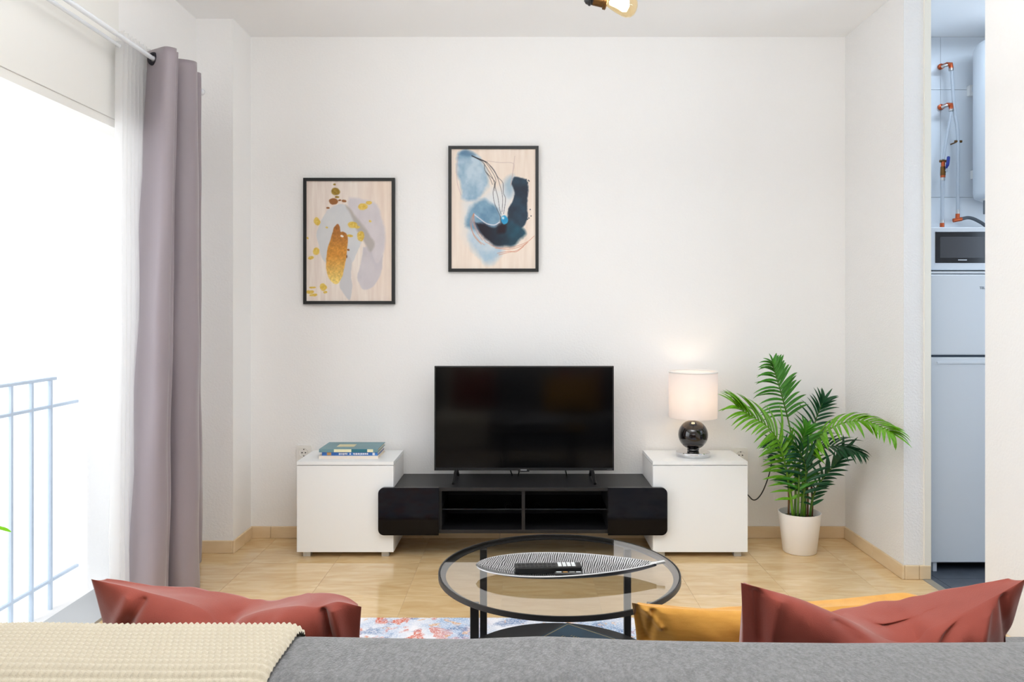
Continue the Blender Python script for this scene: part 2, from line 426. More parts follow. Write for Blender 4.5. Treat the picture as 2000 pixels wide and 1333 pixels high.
# balcony door in the left wall
bm = bmesh.new()
box(bm, -1.93, -1.72, W0, W1, -0.02, 0.012)
struct('trim_3', bm, 'alu', 'grey metal sill of the balcony door', cat='trim')
bm = bmesh.new()
box(bm, -1.80, XL + 0.004, W0, W1, 2.03, 2.0655)                       # head
box(bm, -1.80, XL + 0.002, W1 - 0.022, W1, 0.0, 2.06); box(bm, -1.80, XL + 0.002, W0, W0 + 0.022, 0.0, 2.06)
win = struct('window_1', bm, 'upvc', 'white framed balcony door, blown out by daylight', cat='window')
bm = bmesh.new()
for a in ((W0 + 0.03, W0 + 0.09, 0.02, 2.02), (2.03, 2.09, 0.02, 2.02), (W0 + 0.09, 2.03, 0.02, 0.09), (W0 + 0.09, 2.03, 1.95, 2.02)):
    box(bm, -1.79, -1.75, a[0], a[1], a[2], a[3])
obj('sash', bm, 'upvc', win)
obj('pane', B(-1.773, -1.767, W0 + 0.09, 2.03, 0.09, 1.95), 'clear', win)
struct('trim_4', B(XL, XL + 0.006, W0, 3.235, 2.0665, ZC), 'upvc', 'flat white roller shutter box over the balcony door', cat='trim')
obj('lower_edge', B(XL, XL + 0.007, W0, 3.235, 2.064, 2.0665), mat('grey_groove_line', (214, 212, 208), 0.7), bpy.data.objects['trim_4'])  # thin grey strip drawn for the groove below the box
struct('trim_5', B(-2.25, -2.05, 0.2, 4.2, -0.22, -0.12), 'paint', 'balcony slab edge', cat='trim')

# railing outside
XG = -2.19
rl = thing('balcony_railing', (XG, 3.0, -0.12), 'pale metal balcony railing with upright bars outside the balcony door', 'railing')
y_end = 3.60
for z, r in ((0.95, 0.010), (0.822, 0.008), (0.014, 0.008)):
    obj('rail', B(XG - r, XG + r, 0.4, y_end if z > 0.9 else 3.78, z - 0.007, z + 0.007, bev=0.002), 'rail', rl)
y = 3.563
while y > 0.4:
    obj('bar', T([(XG, y, -0.12), (XG, y, 0.95)], 0.0105, 8), 'rail', rl, smooth=True, angle=40)
    y -= 0.138

# ------------------------------------------------------------------ white cabinets and black bench
def cabinet(x0, x1, label):
    yf, yb, zt = 3.937, 4.262, 0.493
    r = thing('white_cabinet', ((x0 + x1) / 2, (yf + yb) / 2, 0), label, 'cabinet', 'pair of white cube cabinets')
    obj('body', B(x0, x1, yf + 0.02, yb, 0.028, 0.473), 'white_matt', r)
    obj('top_panel', B(x0, x1, yf, yb, 0.4745, zt, bev=0.0012), 'white_lacquer', r)
    obj('door', B(x0 + 0.001, x1 - 0.001, yf, yf + 0.018, 0.028, 0.4715, bev=0.0012), 'white_lacquer', r)
    for fx in (x0 + 0.028, x1 - 0.066):
        for fy in (yf + 0.02, yb - 0.06):
            obj('foot', B(fx, fx + 0.038, fy, fy + 0.038, 0.0, 0.029, bev=0.001), 'foot', r)
    return r
cabinet(-1.157, -0.659, 'white cube cabinet on silver feet under the stack of books')
cabinet(0.669, 1.157, 'white cube cabinet on silver feet under the table lamp')

bx0, bx1, byf, byb, bz0, bz1 = -0.657, 0.667, 3.925, 4.26, 0.128, 0.362
bench = thing('tv_bench', (0, 4.1, bz0), 'long low black media bench with open shelves slung between the white cabinets', 'tv bench')
obj('top_panel', B(bx0, bx1, byf, byb, bz1 - 0.018, bz1, bev=0.001), 'black_ash', bench)
obj('bottom_panel', B(bx0, bx1, byf, byb, bz0, bz0 + 0.018, bev=0.001), 'black_ash', bench)
obj('back_panel', B(bx0 + 0.018, bx1 - 0.018, byb - 0.012, byb, bz0 + 0.018, bz1 - 0.018), 'black_in', bench)
for a in ((bx0, bx0 + 0.018), (bx1 - 0.018, bx1)):
    obj('side_panel', B(a[0], a[1], byf, byb, bz0 + 0.018, bz1 - 0.018), 'black_ash', bench)
obj('divider', B(-0.003, 0.014, byf + 0.002, byb - 0.012, bz0 + 0.018, bz1 - 0.018), 'black_ash', bench)
for a in ((-0.428, -0.412), (0.436, 0.452)):
    obj('partition', B(a[0], a[1], byf + 0.002, byb - 0.012, bz0 + 0.018, bz1 - 0.018), 'black_in', bench)
for a in ((-0.412, -0.003), (0.014, 0.436)):
    sh = obj('shelf', B(a[0], a[1], byf + 0.02, byb - 0.014, 0.244, 0.249), 'smoke', bench, label='smoked glass shelf')
    for px in (a[0] + 0.004, a[1] - 0.01): obj('shelf_pin', B(px, px + 0.006, byf + 0.05, byf + 0.062, 0.238, 0.244), 'steel', sh)
for cx in (-0.075, 0.085):
    c = obj('cable_outlet', L([(0.028, 0.0), (0.028, 0.004), (0.019, 0.006), (0.017, 0.0)], (cx, byb - 0.0122, 0.318), (0, -1, 0), 24), 'black_plastic', bench, smooth=True, angle=40)
bm = bmesh.new(); rounded_rect(bm, -0.7325, -0.425, 0.124, 0.366, byf - 0.022, byf - 0.001, (0.03, 0, 0, 0.03)); obj('drawer_front', bm, 'black_gloss', bench)
bm = bmesh.new(); rounded_rect(bm, 0.436, 0.738, 0.124, 0.366, byf - 0.022, byf - 0.001, (0, 0.03, 0.03, 0)); obj('drawer_front', bm, 'black_gloss', bench)

# television
tvx0, tvx1, tvz0, tvz1, tvy = -0.467, 0.487, 0.418, 0.972, 4.08
tv = thing('television', (0.01, tvy, bz1), 'black flat screen television on two splayed feet on the black bench', 'television')
tilt = Matrix.Translation((0, tvy, tvz0)) @ Matrix.Rotation(math.radians(-0.9), 4, 'X') @ Matrix.Translation((0, -tvy, -tvz0))
obj('casing', B(tvx0 + 0.03, tvx1 - 0.03, tvy + 0.022, tvy + 0.062, tvz0 + 0.02, tvz1 - 0.06, bev=0.012, seg=2, mtx=tilt), 'black_plastic', tv)
bm = bmesh.new()
for a in ((tvx0, tvx1, tvz1 - 0.007, tvz1), (tvx0, tvx1, tvz0, tvz0 + 0.014), (tvx0, tvx0 + 0.007, tvz0 + 0.014, tvz1 - 0.007), (tvx1 - 0.007, tvx1, tvz0 + 0.014, tvz1 - 0.007)):
    box(bm, a[0], a[1], tvy - 0.004, tvy + 0.024, a[2], a[3], mtx=tilt)
obj('bezel', bm, 'black_plastic', tv)
obj('screen', B(tvx0 + 0.006, tvx1 - 0.006, tvy, tvy + 0.02, tvz0 + 0.013, tvz1 - 0.006, mtx=tilt), 'screen', tv)
for px in (887.5, 1160):
    xf = (px - VX) * 4.0 / F; s = 1 if px > VX else -1
    bm = bmesh.new()
    tube(bm, [(xf - s * 0.006, tvy + 0.015, tvz0 + 0.01), (xf, tvy - 0.02, 0.405), (xf + s * 0.004, 3.975, 0.3705)], [0.011, 0.010, 0.008], 8)
    tube(bm, [(xf - s * 0.006, tvy + 0.015, tvz0 + 0.01), (xf - s * 0.002, tvy + 0.05, 0.40), (xf - s * 0.004, 4.19, 0.3705)], [0.011, 0.010, 0.008], 8)
    obj('foot', bm, 'black_plastic', tv, smooth=True, angle=50)
bd = obj('badge', B(-0.022, 0.038, tvy - 0.007, tvy + 0.0, tvz0 - 0.006, tvz0 + 0.010, bev=0.002), 'black_plastic', tv)
bm = bmesh.new()
for i in range(7): box(bm, -0.0085 + i * 0.0048, -0.0085 + i * 0.0048 + 0.0036, tvy - 0.0078, tvy - 0.0068, tvz0 + 0.0005, tvz0 + 0.0062)
obj('emblem', bm, 'badge', bd, label='tiny pale lettering')
bm = bmesh.new()
for i in range(5): box(bm, tvx1 - 0.036 + i * 0.0052, tvx1 - 0.036 + i * 0.0052 + 0.0036, tvy - 0.0048, tvy - 0.0038, tvz0 + 0.005, tvz0 + 0.0075)
obj('emblem', bm, 'badge_dim', tv, label='dim lettering on the corner of the bezel')
for i, (px, dx) in enumerate(((996, 0.012), (1015, -0.008), (1104, 0.01))):
    x = (px - VX) * 4.15 / F
    o = obj('cable', T(catmull([(x - dx, 4.148, 0.46), (x, 4.16, 0.41), (x + dx, 4.18, 0.37), (x + dx, 4.235, 0.366)], 14), 0.0035, 8), 'black_plastic', tv, smooth=True)

# books on the white cabinet
def book(name, x0, x1, y0, y1, z0, z1, cover, label, group=None, spine=None):
    r = thing(name, ((x0 + x1) / 2, (y0 + y1) / 2, z0), label, 'book', group)
    t = 0.0025
    obj('pages', B(x0 + 0.004, x1 - 0.004, y0 + 0.004, y1 - 0.004, z0 + t, z1 - t), 'pages', r)
    bm = bmesh.new()
    box(bm, x0, x1, y0, y1, z0, z0 + t); box(bm, x0, x1, y0, y1, z1 - t, z1); box(bm, x0, x1, y0, y0 + 0.003, z0 + t, z1 - t)
    c = obj('cover', bm, cover, r)
    return r, c
g = 'books stacked on the white cabinet'
bk, c = book('hardback_book', -1.062, -0.752, 4.010, 4.215, 0.493, 0.509, 'offwhite', 'cream hardback at the bottom of the stack on the white cabinet', g)
bk, c = book('hardback_book', -1.046, -0.756, 4.012, 4.212, 0.509, 0.5275, 'cobalt', 'bright blue hardback in the middle of the stack on the white cabinet', g)
obj('label', B(-1.020, -0.998, 4.0108, 4.0125, 0.511, 0.526), 'orange_lab', c)
bm = bmesh.new()
x = -0.958
while x < -0.80:
    wd = random.uniform(0.004, 0.009); box(bm, x, x + wd, 4.0112, 4.0125, 0.5125 + random.uniform(0, 0.003), 0.5235); x += wd + (0.0025 if random.random() < 0.8 else 0.012)
box(bm, -0.782, -0.770, 4.0112, 4.0125, 0.512, 0.525)
obj('spine_lettering', bm, 'white_ink', c)['kind'] = 'stuff'
bk, c = book('hardback_book', -1.060, -0.753, 4.006, 4.220, 0.5275, 0.5445, 'teal', 'teal clothbound hardback on top of the stack, with a cream cover label', g)
obj('label', B(-0.982, -0.892, 4.0045, 4.0065, 0.5285, 0.5435), 'label', c)
obj('label', B(-0.808, -0.778, 4.0045, 4.0065, 0.5285, 0.5435), 'label', c)
obj('label', B(-0.985, -0.893, 4.075, 4.148, 0.5443, 0.545), mat('sand_label', (214, 202, 160), 0.6), c)
obj('spine_band', B(-0.890, -0.810, 4.0048, 4.0065, 0.5280, 0.544), 'teal_dk', c)

# table lamp
lx, ly, lz = 0.912, 4.10, 0.493
lamp = thing('table_lamp', (lx, ly, lz), 'table lamp with a black glossy ball base and white drum shade on the white cabinet', 'lamp')
obj('base', L([(0, 0), (0.088, 0), (0.090, 0.003), (0.090, 0.02), (0.087, 0.024), (0.03, 0.026), (0, 0.026)], (lx, ly, lz), seg=56), 'chrome', lamp, smooth=True, angle=35)
prof = [(0.0, 0.026), (0.03, 0.026), (0.032, 0.034)] + [(0.0785 * math.sin(a), 0.112 - 0.0785 * math.cos(a)) for a in [0.42 + k * (PI - 0.55) / 28 for k in range(29)]] + [(0.0, 0.1905)]
obj('ball', L(prof, (lx, ly, lz), seg=56), 'ceramic', lamp, smooth=True)
obj('neck', L([(0.0, 0.187), (0.011, 0.187), (0.011, 0.192), (0.0075, 0.194), (0.0075, 0.235), (0, 0.235)], (lx, ly, lz), seg=24), 'chrome', lamp, smooth=True, angle=40)
shp = obj('lamp_shade', L([(0.1265, 0.205), (0.129, 0.450), (0.1275, 0.450), (0.125, 0.205)], (lx, ly, lz), seg=72, close=True), 'shade', lamp, smooth=True, angle=60)
obj('shade_ring', L([(0.1262, 0.4465), (0.1274, 0.4465), (0.1274, 0.4525), (0.1298, 0.4525), (0.1298, 0.4465), (0.129, 0.4435), (0.127, 0.4435)], (lx, ly, lz), seg=72), 'socket', shp, smooth=True)
bm = bmesh.new()
for k in range(3):
    a = k * 2 * PI / 3 + 0.3; tube(bm, [(lx, ly, lz + 0.232), (lx + 0.125 * math.cos(a), ly + 0.125 * math.sin(a), lz + 0.232)], 0.002, 6)
obj('shade_carrier', bm, 'chrome', shp)
obj('bulb', L([(0, 0.235), (0.012, 0.235), (0.013, 0.262), (0.026, 0.29), (0.03, 0.312), (0.022, 0.335), (0, 0.343)], (lx, ly, lz), seg=24), 'bulb_lit', lamp, smooth=True)
l = bpy.data.lights.new('table_lamp_light', 'POINT'); l.energy = 0.24; l.color = (1, 0.87, 0.74); l.shadow_soft_size = 0.03
o = bpy.data.objects.new('table_lamp_light', l); C.objects.link(o); o.parent = lamp; o.location = (0, 0, 0.375)

# wall sockets and the plugged-in cable
def socket(px, py, label, holes=True):
    c = P(px, py, YB)
    r = thing('wall_socket', (c.x, YB - 0.001, c.z), label, 'socket', 'white wall sockets at cabinet height')
    bm = bmesh.new(); rounded_rect(bm, c.x - 0.04, c.x + 0.04, c.z - 0.04, c.z + 0.04, YB - 0.011, YB - 0.0005, (0.005,) * 4); obj('plate', bm, 'socket', r)
    q = obj('insert', L([(0.021, 0.0), (0.024, 0.002), (0.024, 0.0), (0.021, -0.001), (0.0, -0.001)], (c.x, YB - 0.0115, c.z), (0, -1, 0), 32), 'socket', r, smooth=True, angle=30)
    if holes:
        for dx, dz, rr in ((-0.0095, 0, 0.0035), (0.0095, 0, 0.0035), (0, 0.018, 0.003), (0, -0.018, 0.003)):
            obj('contact', L([(0, 0.0022), (rr, 0.0022), (rr, -0.001)], (c.x + dx, YB - 0.0115, c.z + dz), (0, -1, 0), 12), 'dark_hole', q)
    return r
socket(594.5, 884, 'white wall socket by the edge of the cabinet that holds the books')
socket(1445.5, 889, 'white wall socket half hidden by the cabinet under the lamp')
socket(1497, 893, 'white wall socket behind the palm with a black plug in it', False)
pc = P(1508, 893, YB)
pl = thing('power_cord', (pc.x, YB - 0.012, pc.z), 'black power cord looping from the socket by the palm behind the white cabinet', 'cable')
obj('plug', L([(0, 0), (0.018, 0), (0.018, 0.016), (0.012, 0.034), (0.005, 0.04), (0, 0.04)], (pc.x - 0.012, YB - 0.012, pc.z), (0.15, -1, -0.25), 20), 'black_plastic', pl, smooth=True, angle=40)
obj('cord', T(catmull([P(1509, 899, 4.23), P(1507, 905, 4.222), P(1502, 928, 4.215), P(1491, 958, 4.215), P(1480, 974, 4.21), P(1471, 977, 4.21), P(1463, 970, 4.21), P(1450, 955, 4.22)], 40), 0.0033, 8), 'black_plastic', pl, smooth=True)

# ------------------------------------------------------------------ framed prints
def vnoise(U, V, sx, sy, seed):
    r = np.random.default_rng(seed); g_ = r.random((sy + 2, sx + 2))
    x = U * sx; y = V * sy; i = np.clip(x.astype(int), 0, sx); j = np.clip(y.astype(int), 0, sy)
    f = x - i; h = y - j; f = f * f * (3 - 2 * f); h = h * h * (3 - 2 * h)
    return (g_[j, i] * (1 - f) + g_[j, i + 1] * f) * (1 - h) + (g_[j + 1, i] * (1 - f) + g_[j + 1, i + 1] * f) * h
def fbm(U, V, sx, sy, seed, o=4):
    t = 0; a = 0.5; n = 0
    for k in range(o): t = t + a * vnoise(U, V, sx * 2 ** k, sy * 2 ** k, seed + k); n += a; a *= 0.55
    return t / n
def seg_dist(X, Y, pts, closed):
    d = np.full(X.shape, 1e9); n = len(pts)
    for k in range(n if closed else n - 1):
        (ax, ay), (bx, by) = pts[k], pts[(k + 1) % n]
        dx, dy = bx - ax, by - ay; l2 = dx * dx + dy * dy + 1e-9
        t = np.clip(((X - ax) * dx + (Y - ay) * dy) / l2, 0, 1)
        d = np.minimum(d, np.hypot(X - ax - t * dx, Y - ay - t * dy))
    return d
def poly_mask(X, Y, pts, soft):
    ins = np.zeros(X.shape, bool); n = len(pts)
    for k in range(n):
        (ax, ay), (bx, by) = pts[k], pts[(k + 1) % n]
        if ay == by: continue
        c = ((ay > Y) != (by > Y)) & (X < (bx - ax) * (Y - ay) / (by - ay) + ax); ins ^= c
    d = seg_dist(X, Y, pts, True); sd = np.where(ins, d, -d)
    return np.clip(0.5 + sd / soft, 0, 1)
def curve2(pts, n=40):
    return [(p.x, p.y) for p in catmull([(a, b, 0) for a, b in pts], n)]
class Canvas:
    def __init__(s, w_, h_, x0, x1, y0, y1):
        s.w, s.h = w_, h_
        u, v = np.meshgrid(np.linspace(0, 1, w_), np.linspace(0, 1, h_)); s.U, s.V = u, v
        s.X, s.Y = x0 + u * (x1 - x0), y0 + v * (y1 - y0)
        s.wx = (fbm(u, v, 10, 14, 91) - 0.5) * 2; s.wy = (fbm(u, v, 10, 14, 97) - 0.5) * 2
        s.c = np.zeros((h_, w_, 3))
    def blend(s, col, a):
        col = np.array(col, float); s.c = s.c * (1 - a[..., None]) + (col if col.ndim == 3 else col[None, None, :]) * a[..., None]
    def poly(s, pts, col, soft=8, warp=12, a=1.0, n=60):
        p = curve2(list(pts) + [pts[0]], n)[:-1]
        s.blend(col, a * poly_mask(s.X + s.wx * warp, s.Y + s.wy * warp, p, soft))
    def line(s, pts, col, wd=4, a=1.0):
        d = seg_dist(s.X, s.Y, curve2(pts, 26), False); s.blend(col, a * np.clip(1.2 - d / wd, 0, 1))
    def oval(s, cx, cy, rx, ry, col, a=1.0, warp=10):
        d = np.hypot((s.X + s.wx * warp - cx) / rx, (s.Y + s.wy * warp - cy) / ry); s.blend(col, a * np.clip((1.12 - d) * 4, 0, 1))
    def mix(s, a, b, t): return np.array(a, float) * (1 - t[..., None]) + np.array(b, float) * t[..., None]

def art_gold():
    k = Canvas(200, 284, 140, 928, 113, 1232)
    grain = fbm(k.U, k.V, 26, 3, 3); big = fbm(k.U, k.V, 4, 2, 8)
    k.c = k.mix((222, 206, 196), (240, 230, 220), np.clip(grain * 1.6 - 0.3, 0, 1)); k.blend((238, 212, 190), 0.55 * np.clip((k.U - 0.55) * 2 + big - 0.6, 0, 1))
    wash = fbm(k.U, k.V, 8, 10, 21)
    k.poly([(530, 265), (650, 285), (790, 330), (830, 460), (865, 600), (845, 790), (795, 930), (740, 850), (700, 720), (640, 560), (580, 440), (520, 330)], k.mix((196, 190, 196), (216, 210, 214), wash), 26, 14, 0.85)
    k.poly([(330, 390), (400, 345), (495, 335), (560, 430), (640, 520), (650, 660), (600, 800), (565, 870), (470, 900), (310, 870), (255, 720), (235, 610), (275, 490)], k.mix((200, 202, 206), (214, 214, 214), wash), 10, 10, 0.95)
    k.poly([(520, 780), (560, 860), (550, 990), (558, 1100), (535, 1215), (480, 1150), (448, 1070), (480, 940)], (198, 197, 200), 10, 8, 0.95)
    k.poly([(660, 730), (720, 730), (790, 880), (842, 800), (820, 980), (765, 1085), (690, 1125), (640, 1105), (610, 1020), (640, 870)], k.mix((190, 184, 190), (208, 202, 206), wash), 12, 10, 0.9)
    k.poly([(500, 335), (535, 355), (590, 440), (640, 500), (700, 590), (765, 690), (725, 770), (680, 690), (610, 580), (550, 440)], (172, 164, 158), 22, 12, 0.8)
    t = np.clip((k.Y - 520) / 540, 0, 1); tex = fbm(k.U, k.V, 60, 80, 44, 2)
    g1 = k.mix((158, 100, 52), (206, 142, 62), np.clip(t * 2.4, 0, 1)); g2 = k.mix((206, 142, 62), (232, 204, 120), np.clip(t * 2.2 - 1.15, 0, 1))
    gold = np.where((t < 0.5)[..., None], g1, g2) * (0.86 + 0.26 * tex)[..., None]
    k.poly([(395, 545), (430, 512), (452, 545), (458, 590), (485, 588), (518, 620), (516, 760), (500, 870), (480, 960), (440, 1058), (390, 1066), (340, 1000), (320, 880), (340, 740), (370, 630)], gold, 7, 7)
    k.oval(470, 628, 14, 9, (240, 230, 215)); k.oval(530, 752, 12, 10, (140, 95, 60)); k.oval(514, 812, 6, 16, (120, 90, 70))
    for a in ((410, 213, 44, 33), (400, 150, 13, 10), (425, 262, 20, 10)): k.oval(*a, k.mix((128, 98, 40), (178, 148, 60), tex))
    for a in ((392, 303, 42, 31), (340, 365, 15, 9), (487, 300, 22, 13), (448, 295, 14, 9)): k.oval(*a, (150, 98, 56))
    for a in ((660, 355, 42, 32), (715, 318, 30, 18), (240, 490, 32, 38), (565, 522, 46, 30), (612, 542, 26, 14), (640, 628, 30, 42), (545, 622, 30, 15), (230, 770, 32, 32),
              (182, 826, 30, 16), (300, 1102, 32, 32), (318, 1148, 16, 12), (202, 1106, 32, 11), (175, 1150, 30, 18), (205, 1178, 34, 10), (155, 645, 11, 9), (725, 492, 13, 11), (330, 545, 9, 9)):
        k.oval(*a, k.mix((206, 160, 44), (232, 206, 110), tex), 0.9, 14)
    return k

def art_blue():
    k = Canvas(200, 284, 103, 905, 102, 1243)
    grain = fbm(k.U, k.V, 26, 3, 5)
    k.c = k.mix((233, 215, 200), (243, 229, 216), np.clip(grain * 1.6 - 0.3, 0, 1))
    wash = np.clip(fbm(k.U, k.V, 7, 9, 31) * 1.7 - 0.35, 0, 1)
    k.poly([(470, 470), (600, 470), (690, 400), (695, 540), (655, 650), (600, 740), (520, 700), (440, 620)], (224, 226, 228), 90, 20, 0.9)
    k.poly([(220, 620), (300, 580), (480, 560), (520, 700), (300, 1000), (230, 900)], (216, 222, 226), 110, 20, 0.8)
    k.poly([(155, 190), (190, 130), (250, 110), (320, 150), (400, 220), (440, 330), (450, 460), (380, 560), (270, 604), (205, 560), (195, 430), (160, 300)], k.mix((104, 146, 178), (186, 206, 220), wash), 36, 22, 0.95)
    k.poly([(170, 160), (240, 112), (310, 140), (320, 170)], (88, 122, 152), 26, 10, 0.7)
    k.poly([(235, 840), (260, 720), (330, 620), (430, 590), (520, 650), (575, 740), (560, 830), (480, 900), (380, 900), (310, 880)], k.mix((84, 124, 154), (140, 174, 196), wash), 46, 22, 0.95)
    k.poly([(280, 880), (350, 900), (470, 1000), (575, 1040), (560, 1120), (440, 1190), (340, 1090), (270, 980)], k.mix((150, 184, 208), (206, 216, 224), wash), 70, 25, 0.85)
    k.poly([(600, 440), (640, 380), (690, 356), (700, 430), (690, 520), (640, 560)], (150, 178, 196), 60, 16, 0.8)
    dark = k.mix((44, 52, 66), (52, 76, 94), wash); dark = k.mix((0, 0, 0), (1, 1, 1), np.ones_like(wash)) * dark
    k.poly([(672, 440), (700, 375), (760, 378), (815, 395), (832, 450), (824, 560), (822, 700), (816, 780), (775, 850), (640, 880), (640, 700), (690, 580), (695, 500)], dark, 14, 16)
    k.poly([(330, 800), (400, 810), (480, 835), (560, 830), (600, 780), (680, 800), (780, 850), (805, 905), (745, 975), (690, 1028), (560, 1034), (470, 995), (390, 915)], k.mix((38, 34, 44), (44, 84, 102), np.clip((k.X - 420) / 300, 0, 1) * (0.5 + 0.6 * wash)), 30, 18)
    k.poly([(560, 820), (620, 830), (610, 900), (540, 900)], (40, 26, 32), 30, 12, 0.9)
    for pts in ([(305, 172), (420, 218), (500, 290), (545, 370), (593, 425), (597, 520), (618, 580), (600, 720)], [(305, 172), (410, 235), (425, 310), (500, 390), (520, 430), (500, 510), (515, 620), (570, 745)],
                [(420, 218), (480, 300), (525, 390), (520, 460), (545, 560), (560, 660), (575, 720)], [(410, 235), (450, 300), (505, 400), (515, 500)], [(440, 225), (520, 330), (560, 430), (590, 560), (585, 700)], [(430, 320), (470, 380), (495, 440)]):
        k.line(pts, (52, 50, 56), 3.2, 0.85)
    k.line([(300, 168), (370, 200), (430, 225)], (40, 38, 46), 7)
    k.line([(320, 724), (380, 770), (440, 812), (510, 825), (560, 800)], (222, 220, 224), 6)
    for pts in ([(318, 715), (285, 790), (300, 880), (360, 970), (420, 1015)], [(318, 715), (312, 800), (345, 890), (400, 970)], [(318, 720), (330, 830), (385, 925), (435, 990)], [(318, 715), (296, 830), (320, 930), (390, 1010)]):
        k.line(pts, (206, 140, 110), 3.6, 0.85)
    for pts in ([(440, 990), (540, 1042), (690, 1034), (820, 988), (890, 930)], [(520, 1046), (650, 1056), (760, 1030), (832, 990)], [(555, 1110), (640, 1088), (730, 1066), (820, 1000)], [(540, 1095), (650, 1075), (720, 1080), (790, 1030)]):
        k.line(pts, (206, 138, 112), 3.6, 0.85)
    k.line([(172, 155), (155, 290), (160, 420), (195, 540)], (186, 160, 170), 3, 0.7)
    k.line([(440, 215), (560, 232), (690, 240), (688, 330), (664, 460)], (200, 178, 172), 3.5, 0.8); k.line([(706, 170), (690, 300), (670, 440)], (200, 178, 172), 3.5, 0.8)
    k.oval(606, 778, 30, 42, k.mix((30, 132, 186), (96, 190, 222), wash), 1, 14); k.oval(596, 760, 10, 12, (190, 224, 236))
    k.line([(570, 745), (575, 790), (600, 825), (630, 815)], (60, 50, 50), 5, 0.8)
    for a in ((815, 392), (835, 400), (842, 408), (828, 425), (852, 678), (860, 740), (840, 760), (828, 770)): k.oval(a[0], a[1], 6, 6, (50, 60, 74), 1, 0)
    return k

M['print'] = attr_mat('printed_canvas', 0.55, spec=0.25)
def picture(px0, px1, py0, py1, art, label, name='framed_print'):
    Dp = YB - 0.022
    a, b = P(px0, py1, Dp), P(px1, py0, Dp)
    x0, x1, z0, z1 = a.x, b.x, a.z, b.z
    r = thing(name, ((x0 + x1) / 2, YB - 0.001, z0), label, 'picture', 'framed abstract prints on the wall')
    f = 0.0175
    bm = bmesh.new()
    for q in ((x0, x1, z1 - f, z1), (x0, x1, z0, z0 + f), (x0, x0 + f, z0 + f, z1 - f), (x1 - f, x1, z0 + f, z1 - f)):
        box(bm, q[0], q[1], Dp, YB - 0.001, q[2], q[3])
    obj('frame', bm, 'frame_black', r)
    x0 += f * 0.9; x1 -= f * 0.9; z0 += f * 0.9; z1 -= f * 0.9
    w_, h_ = art.w, art.h
    me = bpy.data.meshes.new('print')
    X, Z = np.meshgrid(np.linspace(x0, x1, w_), np.linspace(z1, z0, h_))
    off = world_loc(r)
    co = np.stack([X - off.x, np.full(X.shape, Dp + 0.006 - off.y), Z - off.z], -1).reshape(-1, 3)
    i = np.arange(h_ * w_).reshape(h_, w_)
    fs = np.stack([i[1:, :-1], i[1:, 1:], i[:-1, 1:], i[:-1, :-1]], -1).reshape(-1, 4)
    me.vertices.add(len(co)); me.vertices.foreach_set('co', co.ravel())
    me.loops.add(fs.size); me.loops.foreach_set('vertex_index', fs.ravel())
    me.polygons.add(len(fs)); me.polygons.foreach_set('loop_start', np.arange(0, fs.size, 4))
    me.update(calc_edges=True)
    c = np.clip(art.c / 255, 0, 1).reshape(-1, 3); c = np.where(c <= 0.04045, c / 12.92, ((c + 0.055) / 1.055) ** 2.4)
    at = me.color_attributes.new('col', 'FLOAT_COLOR', 'POINT'); at.data.foreach_set('color', np.concatenate([c, np.ones((len(c), 1))], 1).ravel())
    me.materials.append(M['print'])
    o = bpy.data.objects.new('print', me); C.objects.link(o); o.parent = r
    bk_ = B(x0, x1, Dp + 0.007, YB - 0.004, z0, z1); obj('backing_board', bk_, 'frame_black', r)
picture(592, 771, 347.5, 594.5, art_gold(), 'black framed abstract print with a gold brush stroke over pale grey shapes')
picture(875.5, 1052, 285, 531, art_blue(), 'black framed abstract print in navy and pale blue washes with thin black lines')

# ------------------------------------------------------------------ potted palm
pxc, pyc = 1.459, 4.04
palm = thing('potted_palm', (pxc, pyc, 0), 'green palm in a tapered white pot in the corner by the cabinet', 'plant')
pot = obj('pot', L([(0, 0.0), (0.080, 0.0), (0.085, 0.004), (0.108, 0.205), (0.1085, 0.209), (0.104, 0.209), (0.100, 0.19), (0.098, 0.165)], (pxc, pyc, 0), seg=56), 'pot', palm, smooth=True, angle=45)
obj('soil', L([(0.0995, 0.175), (0.05, 0.180), (0, 0.182)], (pxc, pyc, 0), seg=40), 'soil', palm, smooth=True)

leaf_meshes = {}
def leaflet_mesh(theta, mname):
    key = (round(theta, 2), mname)
    if key in leaf_meshes: return leaf_meshes[key]
    bm = bmesh.new(); n = 7; x = z = 0; rows = []
    for i in range(n + 1):
        t = i / n; wd = 0.5 * (math.sin(PI * min(1, 0.16 + 0.84 * t) ** 0.85) ** 0.75 if t < 1 else 0.02)
        wd = max(wd, 0.03)
        rows.append([bm.verts.new((x, -wd, z + 0.10 * wd)), bm.verts.new((x, 0, z)), bm.verts.new((x, wd, z + 0.10 * wd))])
        a = theta * (t ** 1.3)
        x += math.cos(a) / n; z -= math.sin(a) / n
    for a, b in zip(rows, rows[1:]):
        for k in range(2): bm.faces.new((a[k], b[k], b[k + 1], a[k + 1]))
    me = bpy.data.meshes.new('leaflet'); bm.to_mesh(me); bm.free()
    me.polygons.foreach_set('use_smooth', [True] * len(me.polygons)); me.materials.append(M[mname])
    leaf_meshes[key] = me
    return me

